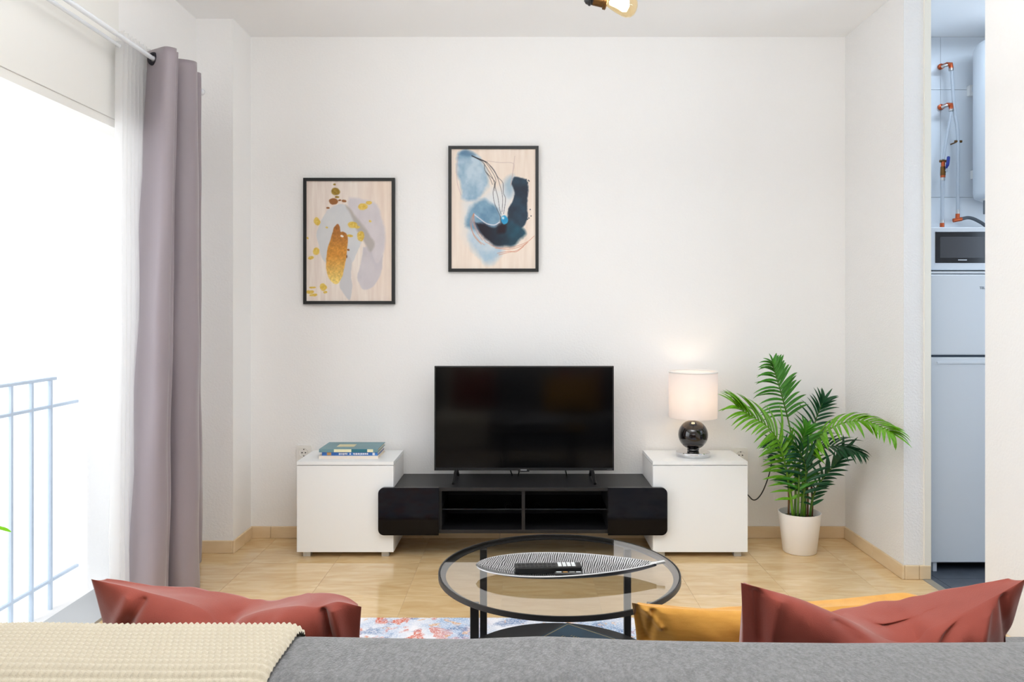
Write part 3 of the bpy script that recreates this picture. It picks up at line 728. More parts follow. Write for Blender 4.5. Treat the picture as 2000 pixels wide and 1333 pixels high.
def frond(pts, n, t0, length, face, mname, stem='stem', droop=1.0, width=0.017, a0=62, a1=22, r0=0.0065, lprof=None, sides=(1, -1), jitter=0.12, parent=None):
    par = parent or palm
    ps = catmull([P(*p) if not isinstance(p, Vector) else p for p in pts], 40)
    fr = obj('frond', T(ps, [r0 * (1 - 0.8 * i / 40) for i in range(41)], 6), stem, par, smooth=True)
    off = world_loc(par); face = Vector(face).normalized()
    for k in range(n + 1):
        u = k / n; t = t0 + (0.985 - t0) * u
        i = min(int(t * 40), 39); f = t * 40 - i
        p = ps[i].lerp(ps[i + 1], f); tn = (ps[min(i + 2, 40)] - ps[max(i - 1, 0)]).normalized()
        s = tn.cross(face).normalized(); nrm = s.cross(tn).normalized()
        ll = 1.14 * length * (lprof(u) if lprof else (0.62 + 0.6 * math.sin(PI * min(1, u * 0.9 + 0.12)) ** 0.8 - 0.35 * u))
        for sd in (sides if k < n else (0,)):
            a = math.radians(a0 + (a1 - a0) * u + random.uniform(-5, 5)) if sd else 0
            d = (tn * math.cos(a) + s * math.sin(a) * sd + nrm * random.uniform(0.02, 0.22)).normalized()
            up = Vector((0, 0, 1)) * 0.75 + nrm * 0.6
            up = (up - d * up.dot(d)).normalized(); sw = up.cross(d)
            q = ll * random.uniform(1 - jitter, 1 + jitter)
            th = droop * random.choice((0.7, 1.0, 1.3)) * (1 if sd else 0.4)
            me = leaflet_mesh(th, mname)
            o = bpy.data.objects.new('leaflet', me); C.objects.link(o); o.parent = fr
            mt = Matrix.Identity(4)
            for c_, v in enumerate((d * q, sw * width * random.uniform(0.85, 1.15), up * q)):
                for r_ in range(3): mt[r_][c_] = v[r_]
            for r_ in range(3): mt[r_][3] = (p - off)[r_]
            o.matrix_local = mt
    return fr
cam_face = (0, -1, 0.15)
frond([(1552, 1008, 4.03), (1554, 940, 4.03), (1549, 870, 4.03), (1538, 815, 4.02), (1526, 770, 4.0), (1514, 730, 3.98), (1508, 706, 3.97)], 17, 0.50, 0.125, (0.1, -1, 0.3), 'leaf_mid', droop=1.35, a0=66, a1=30,
      lprof=lambda u: 0.75 + 0.5 * math.sin(PI * min(1, u * 0.8 + 0.15)) - 0.5 * u)
frond([(1549, 1010, 4.0), (1541, 950, 3.96), (1533, 905, 3.92), (1521, 866, 3.87), (1503, 838, 3.82), (1478, 820, 3.78), (1455, 806, 3.76), (1437, 793, 3.75)], 25, 0.08, 0.140, (-0.1, -0.75, 0.75), 'leaf_bright', 'stem_lime', droop=0.85, a0=68, a1=22,
      lprof=lambda u: 0.62 + 0.45 * math.sin(PI * u) + 0.1 * u)
frond([(1570, 1008, 4.03), (1573, 940, 4.02), (1583, 885, 3.97), (1603, 852, 3.90), (1635, 831, 3.82), (1668, 823, 3.75), (1700, 826, 3.70), (1728, 838, 3.60), (1746, 850, 3.56)], 24, 0.26, 0.132, (-0.15, -0.55, 1), 'leaf_bright', 'stem_lime', droop=0.95, a0=70, a1=25,
      lprof=lambda u: 1.0 - 0.35 * u)
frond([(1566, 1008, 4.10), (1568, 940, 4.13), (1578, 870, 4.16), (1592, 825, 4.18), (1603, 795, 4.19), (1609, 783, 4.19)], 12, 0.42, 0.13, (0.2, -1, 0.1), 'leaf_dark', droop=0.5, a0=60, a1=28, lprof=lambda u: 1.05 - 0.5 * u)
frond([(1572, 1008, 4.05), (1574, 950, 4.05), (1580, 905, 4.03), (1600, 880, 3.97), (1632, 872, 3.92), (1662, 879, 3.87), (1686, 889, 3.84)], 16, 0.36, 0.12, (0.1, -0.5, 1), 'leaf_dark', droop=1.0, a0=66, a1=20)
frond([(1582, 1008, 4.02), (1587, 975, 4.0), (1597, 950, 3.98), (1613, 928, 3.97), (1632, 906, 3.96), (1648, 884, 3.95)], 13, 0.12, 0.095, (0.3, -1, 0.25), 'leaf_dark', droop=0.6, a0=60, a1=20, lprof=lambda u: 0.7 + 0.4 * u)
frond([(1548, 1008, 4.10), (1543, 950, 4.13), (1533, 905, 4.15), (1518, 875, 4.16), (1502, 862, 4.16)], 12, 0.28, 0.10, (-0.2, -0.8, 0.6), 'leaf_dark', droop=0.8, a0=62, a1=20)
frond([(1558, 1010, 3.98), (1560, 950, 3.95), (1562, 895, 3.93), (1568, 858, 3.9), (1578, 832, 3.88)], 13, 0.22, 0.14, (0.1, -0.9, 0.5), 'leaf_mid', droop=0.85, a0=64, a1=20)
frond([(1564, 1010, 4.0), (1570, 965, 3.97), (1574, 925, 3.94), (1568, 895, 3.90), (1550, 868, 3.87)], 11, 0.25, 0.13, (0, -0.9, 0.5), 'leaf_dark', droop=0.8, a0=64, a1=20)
for px, top, m_ in ((1540, 930, 'stem_brown'), (1577, 940, 'stem_brown'), (1570, 900, 'stem'), (1586, 950, 'stem_brown')):
    obj('cane', T([P(px, 1012, 4.03), P(px + 1, (1012 + top) / 2, 4.03), P(px - 1, top, 4.04)], 0.0055, 8), m_, palm, smooth=True)

# plant by the balcony door, only one leaf tip in view
gx, gy = -1.52, 1.98
gp = thing('potted_plant', (gx, gy, 0), 'leafy plant standing by the balcony door, one lime leaf tip in view', 'plant')
obj('pot', L([(0, 0), (0.10, 0), (0.135, 0.25), (0.125, 0.25), (0.115, 0.21), (0, 0.21)], (gx, gy, 0), seg=32), 'pot', gp, smooth=True, angle=45)
def blade(pts, wd, m_, parent):
    c = catmull(pts, 16); bm = bmesh.new(); rows = []
    for i, p in enumerate(c):
        t = (c[min(i + 1, 16)] - c[max(i - 1, 0)]).normalized(); s = t.cross(Vector((0, 0, 1))).normalized()
        q = wd * math.sin(PI * (0.08 + 0.90 * i / 16)) ** 0.7
        rows.append([bm.verts.new(p - s * q + Vector((0, 0, q * 0.3))), bm.verts.new(p), bm.verts.new(p + s * q + Vector((0, 0, q * 0.3)))])
    for a, b in zip(rows, rows[1:]):
        for k in range(2): bm.faces.new((a[k], b[k], b[k + 1], a[k + 1]))
    return obj('leaf', bm, m_, parent, smooth=True)
tip = P(21, 1040, 2.02)
blade([(gx + 0.01, gy, 0.2), (gx + 0.05, gy + 0.01, 0.5), (gx + 0.11, gy + 0.02, 0.70), (tip.x - 0.03, tip.y, tip.z + 0.008), tip], 0.016, 'leaf_lime', gp)
for k in range(5):
    a = 2.2 + k * 1.0; ra = 0.16
    blade([(gx, gy, 0.2), (gx + ra * 0.25 * math.cos(a), gy + ra * 0.25 * math.sin(a), 0.45), (gx + ra * 0.7 * math.cos(a), gy + ra * 0.7 * math.sin(a), 0.64), (gx + ra * math.cos(a), gy + ra * math.sin(a), 0.62)], 0.02, 'leaf_lime', gp)

# ------------------------------------------------------------------ curtains and rods
RA, RB = (-1.586, 2.350), (-1.647, 2.350)
ra = thing('curtain_rod', (RA[0], 2.5, RA[1]), 'white curtain rod carrying the grey curtain, nearer to the room', 'curtain rod', 'white curtain rods')
obj('pole', T([(RA[0], 0.9, RA[1]), (RA[0], 3.78, RA[1])], 0.0098, 14), 'rod', ra, smooth=True, angle=40)
obj('finial', L([(0, 0), (0.013, 0), (0.0155, 0.008), (0.0155, 0.025), (0.010, 0.033), (0, 0.034)], (RA[0], 3.78, RA[1]), (0, 1, 0), 16), 'rod', ra, smooth=True, angle=40)
rb = thing('curtain_rod', (RB[0], 2.5, RB[1]), 'white curtain rod carrying the sheer curtain, nearer to the wall', 'curtain rod', 'white curtain rods')
obj('pole', T([(RB[0], 0.9, RB[1]), (RB[0], 3.78, RB[1])], 0.0075, 14), 'rod', rb, smooth=True, angle=40)
for yb_ in (1.0, 3.755):
    bm = bmesh.new(); box(bm, XL, RA[0] + 0.008, yb_ - 0.006, yb_ + 0.006, RA[1] - 0.024, RA[1] - 0.0125); box(bm, XL, XL + 0.006, yb_ - 0.012, yb_ + 0.012, RA[1] - 0.05, RA[1] + 0.02)
    obj('bracket', bm, 'rod', ra)
    obj('bracket', B(RB[0] - 0.006, RB[0] + 0.006, yb_ - 0.005, yb_ + 0.005, RB[1] - 0.0125, RB[1] - 0.007), 'rod', rb)

def drape(name, top, bot, zt, zb, n, nz, m_, ztop_fn=None, thick=0.002, power=1.0, wob=0.006, seed=0.0, parent=None):
    tp = catmull([(a, b, 0) for a, b in top], n - 1); bt = catmull([(a, b, 0) for a, b in bot], n - 1)
    def fn(u, v):
        i = round(u * (n - 1)); f = v ** power
        p = tp[i].lerp(bt[i], f); z = zt + (zb - zt) * v
        nx = noise.noise(Vector((p.x * 9 + seed, p.y * 9, z * 2.2))) * wob * min(1, v * 4)
        ny = noise.noise(Vector((p.x * 9 + 7 + seed, p.y * 9, z * 2.2))) * wob * min(1, v * 4)
        if ztop_fn and v < 0.02: z += ztop_fn(u)
        return Vector((p.x + nx, p.y + ny, z))
    o = obj(name, grid(n, nz, fn), m_, parent, smooth=True, fix=False)
    md = o.modifiers.new('thickness', 'SOLIDIFY'); md.thickness = thick; md.offset = 0
    return o
top = [(-1.632, 3.338), (-1.612, 3.322), (-1.57, 3.296), (-1.515, 3.268), (-1.484, 3.296), (-1.512, 3.322), (-1.500, 3.348), (-1.56, 3.368), (-1.63, 3.380), (-1.652, 3.402), (-1.61, 3.425), (-1.53, 3.428), (-1.477, 3.462), (-1.492, 3.51), (-1.56, 3.535),
       (-1.64, 3.556), (-1.655, 3.58), (-1.60, 3.605), (-1.54, 3.610), (-1.523, 3.642), (-1.56, 3.68), (-1.63, 3.70), (-1.665, 3.715)]
bot = [(-1.705, 3.29), (-1.675, 3.235), (-1.60, 3.180), (-1.535, 3.185), (-1.509, 3.240), (-1.522, 3.28), (-1.53, 3.31), (-1.585, 3.355), (-1.60, 3.375), (-1.56, 3.370), (-1.50, 3.355), (-1.457, 3.41), (-1.468, 3.49), (-1.53, 3.57),
       (-1.60, 3.63), (-1.64, 3.68), (-1.635, 3.73), (-1.61, 3.77), (-1.603, 3.83), (-1.625, 3.89), (-1.66, 3.93), (-1.69, 3.94)]
cu = thing('curtain', (-1.58, 3.5, 0.012), 'mauve grey eyelet curtain gathered in deep folds beside the balcony door', 'curtain')
drape('fabric', top, bot, 2.392, 0.014, 210, 90, 'curtain', power=0.9, wob=0.012, parent=cu)
tp_ = catmull([(a, b, 0) for a, b in top], 400)
for p, q in zip(tp_, tp_[1:]):
    if (p.x - RA[0]) * (q.x - RA[0]) <= 0 and p.x != q.x:      # where the cloth crosses the pole
        n_ = Vector((-(q.y - p.y), q.x - p.x, 0)).normalized()
        if n_.y > 0: n_ = -n_
        n_ = (n_ + Vector((0, -1.2, 0))).normalized()
        obj('eyelet', L([(0.0125, -0.004), (0.019, -0.007), (0.028, -0.004), (0.030, 0.0), (0.028, 0.004), (0.019, 0.007), (0.0125, 0.004)], (RA[0], p.y - 0.004, RA[1]), n_, 28, close=True), 'eyelet', cu, smooth=True)
stop, sbot = [], []
for k in range(29):
    f = k / 28; a = (-1) ** k
    stop.append((RB[0] + a * 0.022, 3.135 + 0.44 * f)); sbot.append((RB[0] - 0.012 + a * 0.028, 3.12 + 0.49 * f))
sh = thing('sheer_curtain', (RB[0], 3.4, 0.02), 'white sheer curtain pushed aside between the balcony door and grey curtain', 'curtain')
drape('fabric', stop, sbot, 2.372, 0.02, 170, 40, 'sheer', thick=0.0, wob=0.006, seed=3, parent=sh)
obj('heading', grid(170, 4, lambda u, v: (lambda p: Vector((p.x + 0.002, p.y, 2.41 - 0.11 * v)))(catmull([(a, b, 0) for a, b in stop], 169)[round(u * 169)])), 'sheer', sh, smooth=True, fix=False)

# ------------------------------------------------------------------ rug
def rug_mat():
    m = mat('faded_vintage_rug_pile', (205, 205, 212), 0.95, spec=0.05)
    nt = m.node_tree; b = nt.nodes['Principled BSDF']
    tc = nt.nodes.new('ShaderNodeTexCoord')
    def nz(scale, detail, dist=0, off=(0, 0, 0)):
        mp = nt.nodes.new('ShaderNodeMapping'); mp.inputs['Location'].default_value = off
        nt.links.new(tc.outputs['Object'], mp.inputs[0])
        n = nt.nodes.new('ShaderNodeTexNoise'); n.inputs['Scale'].default_value = scale; n.inputs['Detail'].default_value = detail; n.inputs['Distortion'].default_value = dist
        nt.links.new(mp.outputs[0], n.inputs['Vector']); return n.outputs['Fac']
    def ramp(src, a, c):
        r = nt.nodes.new('ShaderNodeMapRange'); r.inputs['From Min'].default_value = a; r.inputs['From Max'].default_value = c; nt.links.new(src, r.inputs['Value']); return r.outputs[0]
    def mul(a, c):
        r = nt.nodes.new('ShaderNodeMath'); r.operation = 'MULTIPLY'; nt.links.new(a, r.inputs[0])
        if isinstance(c, (int, float)): r.inputs[1].default_value = c
        else: nt.links.new(c, r.inputs[1])
        return r.outputs[0]
    def mixc(fac, a, c):
        r = nt.nodes.new('ShaderNodeMix'); r.data_type = 'RGBA'; nt.links.new(fac, r.inputs['Factor'])
        for k, v in ((6, a), (7, c)):
            if isinstance(v, tuple): r.inputs[k].default_value = lin(v)
            else: nt.links.new(v, r.inputs[k])
        return r.outputs[2]
    fine = nz(150, 3); sx = nt.nodes.new('ShaderNodeSeparateXYZ'); nt.links.new(tc.outputs['Object'], sx.inputs[0])
    c = mixc(ramp(nz(5, 4), 0.42, 0.62), (232, 230, 234), (150, 176, 206))
    c = mixc(mul(ramp(nz(14, 5, 0.6, (5, 2, 0)), 0.52, 0.58), ramp(sx.outputs['X'], -0.15, -0.45)), c, (206, 104, 78))
    c = mixc(mul(ramp(nz(9, 4, 0.5, (1, 8, 0)), 0.55, 0.62), 0.8), c, (96, 124, 168))
    c = mixc(mul(ramp(nz(16, 5, 0.5, (9, 3, 0)), 0.58, 0.63), ramp(sx.outputs['X'], 0.1, 0.5)), c, (150, 110, 140))
    c = mixc(mul(ramp(nz(20, 4, 0.5, (3, 7, 0)), 0.62, 0.66), 0.8), c, (216, 164, 110))
    c = mixc(ramp(fine, 0.45, 0.75), c, (240, 238, 240))
    nt.links.new(c, b.inputs['Base Color'])
    return m
def rug_fn(u, v):
    x = -1.12 + 2.32 * u; y = 1.80 + 1.35 * v
    e = min(u * 2.32, (1 - u) * 2.32, v * 1.49, (1 - v) * 1.49)
    return Vector((x, y, 0.003 + 0.009 * min(1, e / 0.012) + 0.0008 * noise.noise(Vector((x * 70, y * 70, 0)))))
bm = grid(300, 200, rug_fn)
rug = obj('rug', bm, rug_mat(), smooth=True); tag(rug, 'faded vintage patterned rug in pale blue, white and rust under the glass table', 'rug')
place(rug, (0.04, 2.4, 0)); md = rug.modifiers.new('backing', 'SOLIDIFY'); md.thickness = 0.003; md.offset = -1

# ------------------------------------------------------------------ coffee table
tx, ty, R_ = 0.1155, 2.424, 0.375
ct = thing('coffee_table', (tx, ty, 0.012), 'round glass coffee table with black metal rim and lower shelf', 'table')
obj('rim', L([(R_ - 0.020, 0.441), (R_ - 0.001, 0.441), (R_ - 0.001, 0.4505), (R_, 0.4512), (R_ + 0.0035, 0.4505), (R_ + 0.0035, 0.4355), (R_ - 0.002, 0.4345), (R_ - 0.002, 0.437), (R_ - 0.020, 0.437)], (tx, ty, 0), seg=128, close=True), 'black_metal', ct, smooth=True, angle=35)
obj('table_top', L([(0, 0.4415), (R_ - 0.003, 0.4415), (R_ - 0.002, 0.4425), (R_ - 0.002, 0.4490), (R_ - 0.003, 0.45), (0, 0.45)], (tx, ty, 0), seg=128), 'clear_table', ct)
obj('shelf', L([(0, 0.134), (0.338, 0.134), (0.34, 0.136), (0.34, 0.141), (0.338, 0.143), (0, 0.143)], (tx, ty, 0), seg=96), 'black_metal', ct)
for k in range(4):
    a = PI / 4 + k * PI / 2; r = 0.354
    mt = Matrix.Translation((tx + r * math.cos(a), ty + r * math.sin(a), 0))
    bm = bmesh.new(); box(bm, -0.012, 0.012, -0.012, 0.012, 0.0125, 0.438, bev=0.0015, mtx=mt)
    obj('leg', bm, 'black_metal', ct)

# leaf tray on the table
M['tray'] = attr_mat('black_and_silver_leaf_tray', 0.32, spec=0.5)
M['tray'].node_tree.nodes['Principled BSDF'].inputs['Metallic'].default_value = 0.3
tcx, tcy, tz = 0.135, 2.375, 0.4505
TL = 0.555
def tray_w(t):      # half width along the leaf: blunt at the tip, tapering to the stalk
    return 0.113 * (t / 0.379) ** 0.55 * ((1 - t) / 0.621) ** 0.9 if 0 < t < 1 else 0.0
NU, NV = 1000, 41
bm = bmesh.new(); cols = []; gv = []
for i in range(NU):
    t = i / (NU - 1); row = []; wd = max(tray_w(t), 0.006 if t > 0.5 else 0.001)
    for j in range(NV):
        s = j / (NV - 1) * 2 - 1
        hc = 0.004 + 0.028 * abs(2 * t - 1) ** 3.0; h = hc + (0.031 + 0.008 * t - hc) * abs(s) ** 2.2
        row.append(bm.verts.new((tcx - TL / 2 + TL * t, tcy + wd * s - 0.006 * t, tz + h)))
        d = t * 168 - abs(s) ** 1.5 * 7.0 + 1.1 * noise.noise(Vector((t * 34, s * 4, 0)))
        vein = 0.5 + 0.5 * math.sin(d * PI)
        near = s < -0.2
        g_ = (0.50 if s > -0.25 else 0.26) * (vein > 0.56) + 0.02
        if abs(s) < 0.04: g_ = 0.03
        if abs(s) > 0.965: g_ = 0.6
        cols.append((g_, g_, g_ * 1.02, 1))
    gv.append(row)
for i in range(NU - 1):
    for j in range(NV - 1): bm.faces.new((gv[i][j], gv[i + 1][j], gv[i + 1][j + 1], gv[i][j + 1]))
bmesh.ops.translate(bm, verts=bm.verts, vec=(-tcx, -tcy, -tz))
me = bpy.data.meshes.new('dish'); bm.to_mesh(me); bm.free()
me.polygons.foreach_set('use_smooth', [True] * len(me.polygons))
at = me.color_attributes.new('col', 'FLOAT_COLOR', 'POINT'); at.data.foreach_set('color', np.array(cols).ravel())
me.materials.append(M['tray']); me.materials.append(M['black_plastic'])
tr = thing('leaf_tray', (tcx, tcy, tz), 'long leaf shaped tray with black and silver veins on the glass table', 'tray')
o = bpy.data.objects.new('dish', me); C.objects.link(o); o.parent = tr
md = o.modifiers.new('thickness', 'SOLIDIFY'); md.thickness = 0.004; md.offset = -1; md.material_offset = 1; md.material_offset_rim = 0
xs = tcx + TL / 2
obj('stalk', T(catmull([(xs - 0.02, tcy - 0.006, tz + 0.033), (xs + 0.006, tcy - 0.004, tz + 0.037), (xs + 0.028, tcy - 0.002, tz + 0.040)], 10), [0.006] * 5 + [0.0055] * 6, 10), 'foot', tr, smooth=True, label='slim metal stalk of the leaf')

# remote on the tray
rm = thing('remote_control', (0.08, 2.375, tz + 0.008), 'black television remote with a block of white buttons lying in the leaf tray', 'remote')
RZ = math.radians(3); mt = Matrix.Translation((0.080, 2.372, tz + 0.0095)) @ Matrix.Rotation(RZ, 4, 'Z')
obj('body', B(-0.103, 0.103, -0.023, 0.023, 0.0, 0.021, bev=0.004, seg=2, mtx=mt), 'black_plastic', rm)
for i in range(4):
    for j in range(3):
        obj('button', B(0.030 + i * 0.014, 0.041 + i * 0.014, -0.018 + j * 0.0125, -0.008 + j * 0.0125, 0.0205, 0.0222, mtx=mt), 'button_w', rm)
for i in range(9):
    for j in range(3):
        obj('button', B(-0.094 + i * 0.0132, -0.085 + i * 0.0132, -0.017 + j * 0.0125, -0.009 + j * 0.0125, 0.0205, 0.0222, mtx=mt), 'button_k', rm)
rm2 = thing('key_fob', (0.135, 2.30, tz + 0.008), 'small dark fob with a pale striped face on the front edge of the leaf tray', 'fob')
mt = Matrix.Translation((0.140, 2.300, tz + 0.024)) @ Matrix.Rotation(math.radians(-8), 4, 'X')
obj('case', B(-0.042, 0.042, -0.014, 0.014, 0, 0.007, bev=0.002, mtx=mt), 'black_plastic', rm2)
for i in range(4): obj('stripe', B(-0.038 + i * 0.02, -0.022 + i * 0.02 - 0.002 * (i % 2), 0.001, 0.011, 0.0066, 0.0077, mtx=mt), ('button_w', 'orange_lab', 'badge', 'white_ink')[i], rm2)

# book on the lower shelf
bz = 0.1435
ap = P(1108, 1216, 2.72); ap = Vector((ap.x, 2.705, 0))
mt = Matrix.Translation((ap.x, ap.y, bz)) @ Matrix.Rotation(math.radians(-40), 4, 'Z')     # local x along the right edge, -y along the left edge
nb = thing('hardback_book', (ap.x, ap.y - 0.15, bz), 'navy hardback with gold lettering lying on the lower shelf of the glass table', 'book')
obj('pages', B(0.004, 0.212, -0.276, -0.004, 0.003, 0.021, mtx=mt), 'pages', nb)
bm = bmesh.new(); box(bm, 0, 0.216, -0.28, 0, 0, 0.003, mtx=mt); box(bm, 0, 0.216, -0.28, 0, 0.021, 0.024, mtx=mt); box(bm, 0, 0.003, -0.28, 0, 0.003, 0.021, mtx=mt)
nc = obj('cover', bm, 'navy', nb)
bm = bmesh.new()
for a in ((0.008, 0.208, -0.0105, -0.008), (0.008, 0.208, -0.272, -0.2695), (0.008, 0.0105, -0.272, -0.008), (0.2055, 0.208, -0.272, -0.008)): box(bm, a[0], a[1], a[2], a[3], 0.0237, 0.0244, mtx=mt)
obj('gold_border', bm, 'gold', nc)
bm = bmesh.new()
for k, (xa, xb, ya, h_) in enumerate(((0.075, 0.135, -0.075, 0.010), (0.055, 0.165, -0.098, 0.013), (0.045, 0.175, -0.124, 0.015), (0.06, 0.16, -0.148, 0.012), (0.07, 0.15, -0.17, 0.008))):
    x = xa
    while x < xb:
        wd = random.uniform(0.004, 0.008)
        box(bm, x, x + 0.0016, ya - h_, ya, 0.0237, 0.0244, mtx=mt)
        if random.random() < 0.7: box(bm, x + 0.0016, x + wd, ya - h_ * random.choice((0.2, 0.55, 1)), ya - h_ * random.choice((0.0, 0.35, 0.82)), 0.0237, 0.0244, mtx=mt)
        x += wd + 0.003
obj('cover_lettering', bm, 'gold', nc)

# ------------------------------------------------------------------ sofa, throw, cushions
sx0, sx1 = -1.16, 1.16
yb0, yb1, zt_, rr_ = 0.80, 1.02, 0.856, 0.07
sofa = thing('sofa', (0, 1.3, 0), 'grey felt sofa seen from behind, its back along the bottom of the picture', 'sofa')
def topdz(x):
    px = VX + x * F / 0.96
    return -np.interp(px, [0, 600, 760, 900, 1060, 1250, 1450, 1650, 2000], [1245, 1245, 1248, 1250, 1244, 1252, 1256, 1258, 1256]) * 0.96 / F + 1245 * 0.96 / F
def back_profile(n=12):
    pts = [(yb0, 0.20), (yb0, 0.45), (yb0, 0.70)]
    pts += [(yb0 + rr_ - rr_ * math.cos(a), zt_ - rr_ + rr_ * math.sin(a)) for a in [k / n * PI / 2 for k in range(n + 1)]]
    pts += [(yb1 - rr_ + rr_ * math.sin(a), zt_ - rr_ + rr_ * math.cos(a)) for a in [k / n * PI / 2 for k in range(n + 1)]]
    pts += [(yb1 + 0.01, 0.62), (yb1 + 0.02, 0.40), (yb1, 0.20)]
    return pts
bp_ = back_profile(); nx_ = 120
bm = bmesh.new(); rows = []
for i in range(nx_ + 1):
    x = sx0 + (sx1 - sx0) * i / nx_; e = min(x - sx0, sx1 - x); k = 1 if e > 0.06 else 0.93 + 0.07 * math.sin(e / 0.06 * PI / 2)
    row = []
    for (y, z) in bp_:
        yc, zc = 0.91, 0.5
        f = max(0, (z - 0.6) / 0.25)
        row.append(bm.verts.new((x, yc + (y - yc) * k, zc + (z - zc) * k + float(topdz(x)) * f)))
    rows.append(row)
for a, b in zip(rows, rows[1:]):
    for j in range(len(bp_)): bm.faces.new((a[j], b[j], b[(j + 1) % len(bp_)], a[(j + 1) % len(bp_)]))
bm.faces.new(rows[0]); bm.faces.new(rows[-1][::-1])
obj('backrest', bm, 'sofa', sofa, smooth=True, angle=50)
obj('base', B(sx0 + 0.15, sx1 - 0.15, 1.0, 1.72, 0.16, 0.30, bev=0.01, seg=2), 'sofa', sofa)
for a in ((sx0 + 0.155, -0.003), (0.003, sx1 - 0.155)):
    obj('seat_cushion', B(a[0], a[1], 1.03, 1.75, 0.30, 0.44, bev=0.035, seg=4), 'sofa', sofa, smooth=True)
for a in ((sx0, sx0 + 0.15), (sx1 - 0.15, sx1)):
    obj('arm', B(a[0], a[1], 1.0, 1.74, 0.16, 0.54, bev=0.04, seg=4), 'sofa', sofa, smooth=True)
for x in (sx0 + 0.08, sx1 - 0.08):
    for y in (0.90, 1.66): obj('leg', L([(0.016, 0), (0.024, 0.17), (0, 0.17)], (x, y, 0.0), seg=16), 'black_metal', sofa, smooth=True, angle=40)

# knitted throw
prof = [Vector((0, y, z)) for y, z in ([(yb0, 0.56), (yb0, 0.70)] + bp_[3:-3] + [(yb1 + 0.008, 0.66), (yb1 + 0.012, 0.52), (yb1 + 0.022, 0.456), (yb1 + 0.06, 0.443), (1.25, 0.443), (1.50, 0.443), (1.70, 0.443), (1.74, 0.43), (1.757, 0.40), (1.757, 0.30), (1.757, 0.20)])]
seglen = [0]
for a, b in zip(prof, prof[1:]): seglen.append(seglen[-1] + (b - a).length)
def at_s(s):
    for i in range(len(prof) - 1):
        if s <= seglen[i + 1] or i == len(prof) - 2:
            f = (s - seglen[i]) / (seglen[i + 1] - seglen[i]); return prof[i].lerp(prof[i + 1], f)
ss = []; s = 0.0
while s < 0.52: ss.append(s); s += 0.0017
while s < seglen[-1]: ss.append(s); s += 0.012
XT0, XT1 = -0.745, -0.283
nxt = int((XT1 - XT0) / 0.0018)
bm = bmesh.new(); rows = []
cell = 0.0074
for s in ss:
    p = at_s(s); q0 = at_s(max(0, s - 0.006)); q1 = at_s(min(seglen[-1], s + 0.006)); t = (q1 - q0).normalized(); nrm = Vector((0, -t.z, t.y))
    nrm = Vector((0, -t.z, t.y))
    if nrm.dot(Vector((0, 0.0, 1))) < 0 and s < 0.5: pass
    row = []; rown = math.floor(s / (cell * 1.35))
    for i in range(nxt + 1):
        x = XT0 + (XT1 - XT0) * i / nxt
        edge = min(1.0, (XT1 - x) / 0.022)
        b_ = 0.0
        if s < 0.54:
            fx = (x / cell + 0.5 * (rown % 2)) % 1 - 0.5; fs = (s / (cell * 1.35)) % 1 - 0.5
            b_ = 0.0040 * math.cos(fx * PI) * math.cos(fs * PI)
        h = 0.003 + 0.010 * math.sqrt(max(0, 1 - (1 - edge) ** 2)) + b_ + 0.0025 * noise.noise(Vector((x * 9, s * 7, 2)))
        dz = float(topdz(x)) * max(0, (p.z - 0.6) / 0.25) if s < 0.9 else 0
        xx = x - 0.012 * (1 - min(1, s / 0.3)) + 0.004 * noise.noise(Vector((0.3, s * 9, 5)))
        row.append(bm.verts.new((xx, p.y + nrm.y * h, p.z + nrm.z * h + dz)))
    rows.append(row)
for a, b in zip(rows, rows[1:]):
    for i in range(nxt): bm.faces.new((a[i], a[i + 1], b[i + 1], b[i]))
th = obj('throw_blanket', bm, 'knit', smooth=True, fix=False); tag(th, 'cream knitted throw hung over the back of the grey sofa', 'blanket')
place(th, (-0.51, 1.2, 0.44))

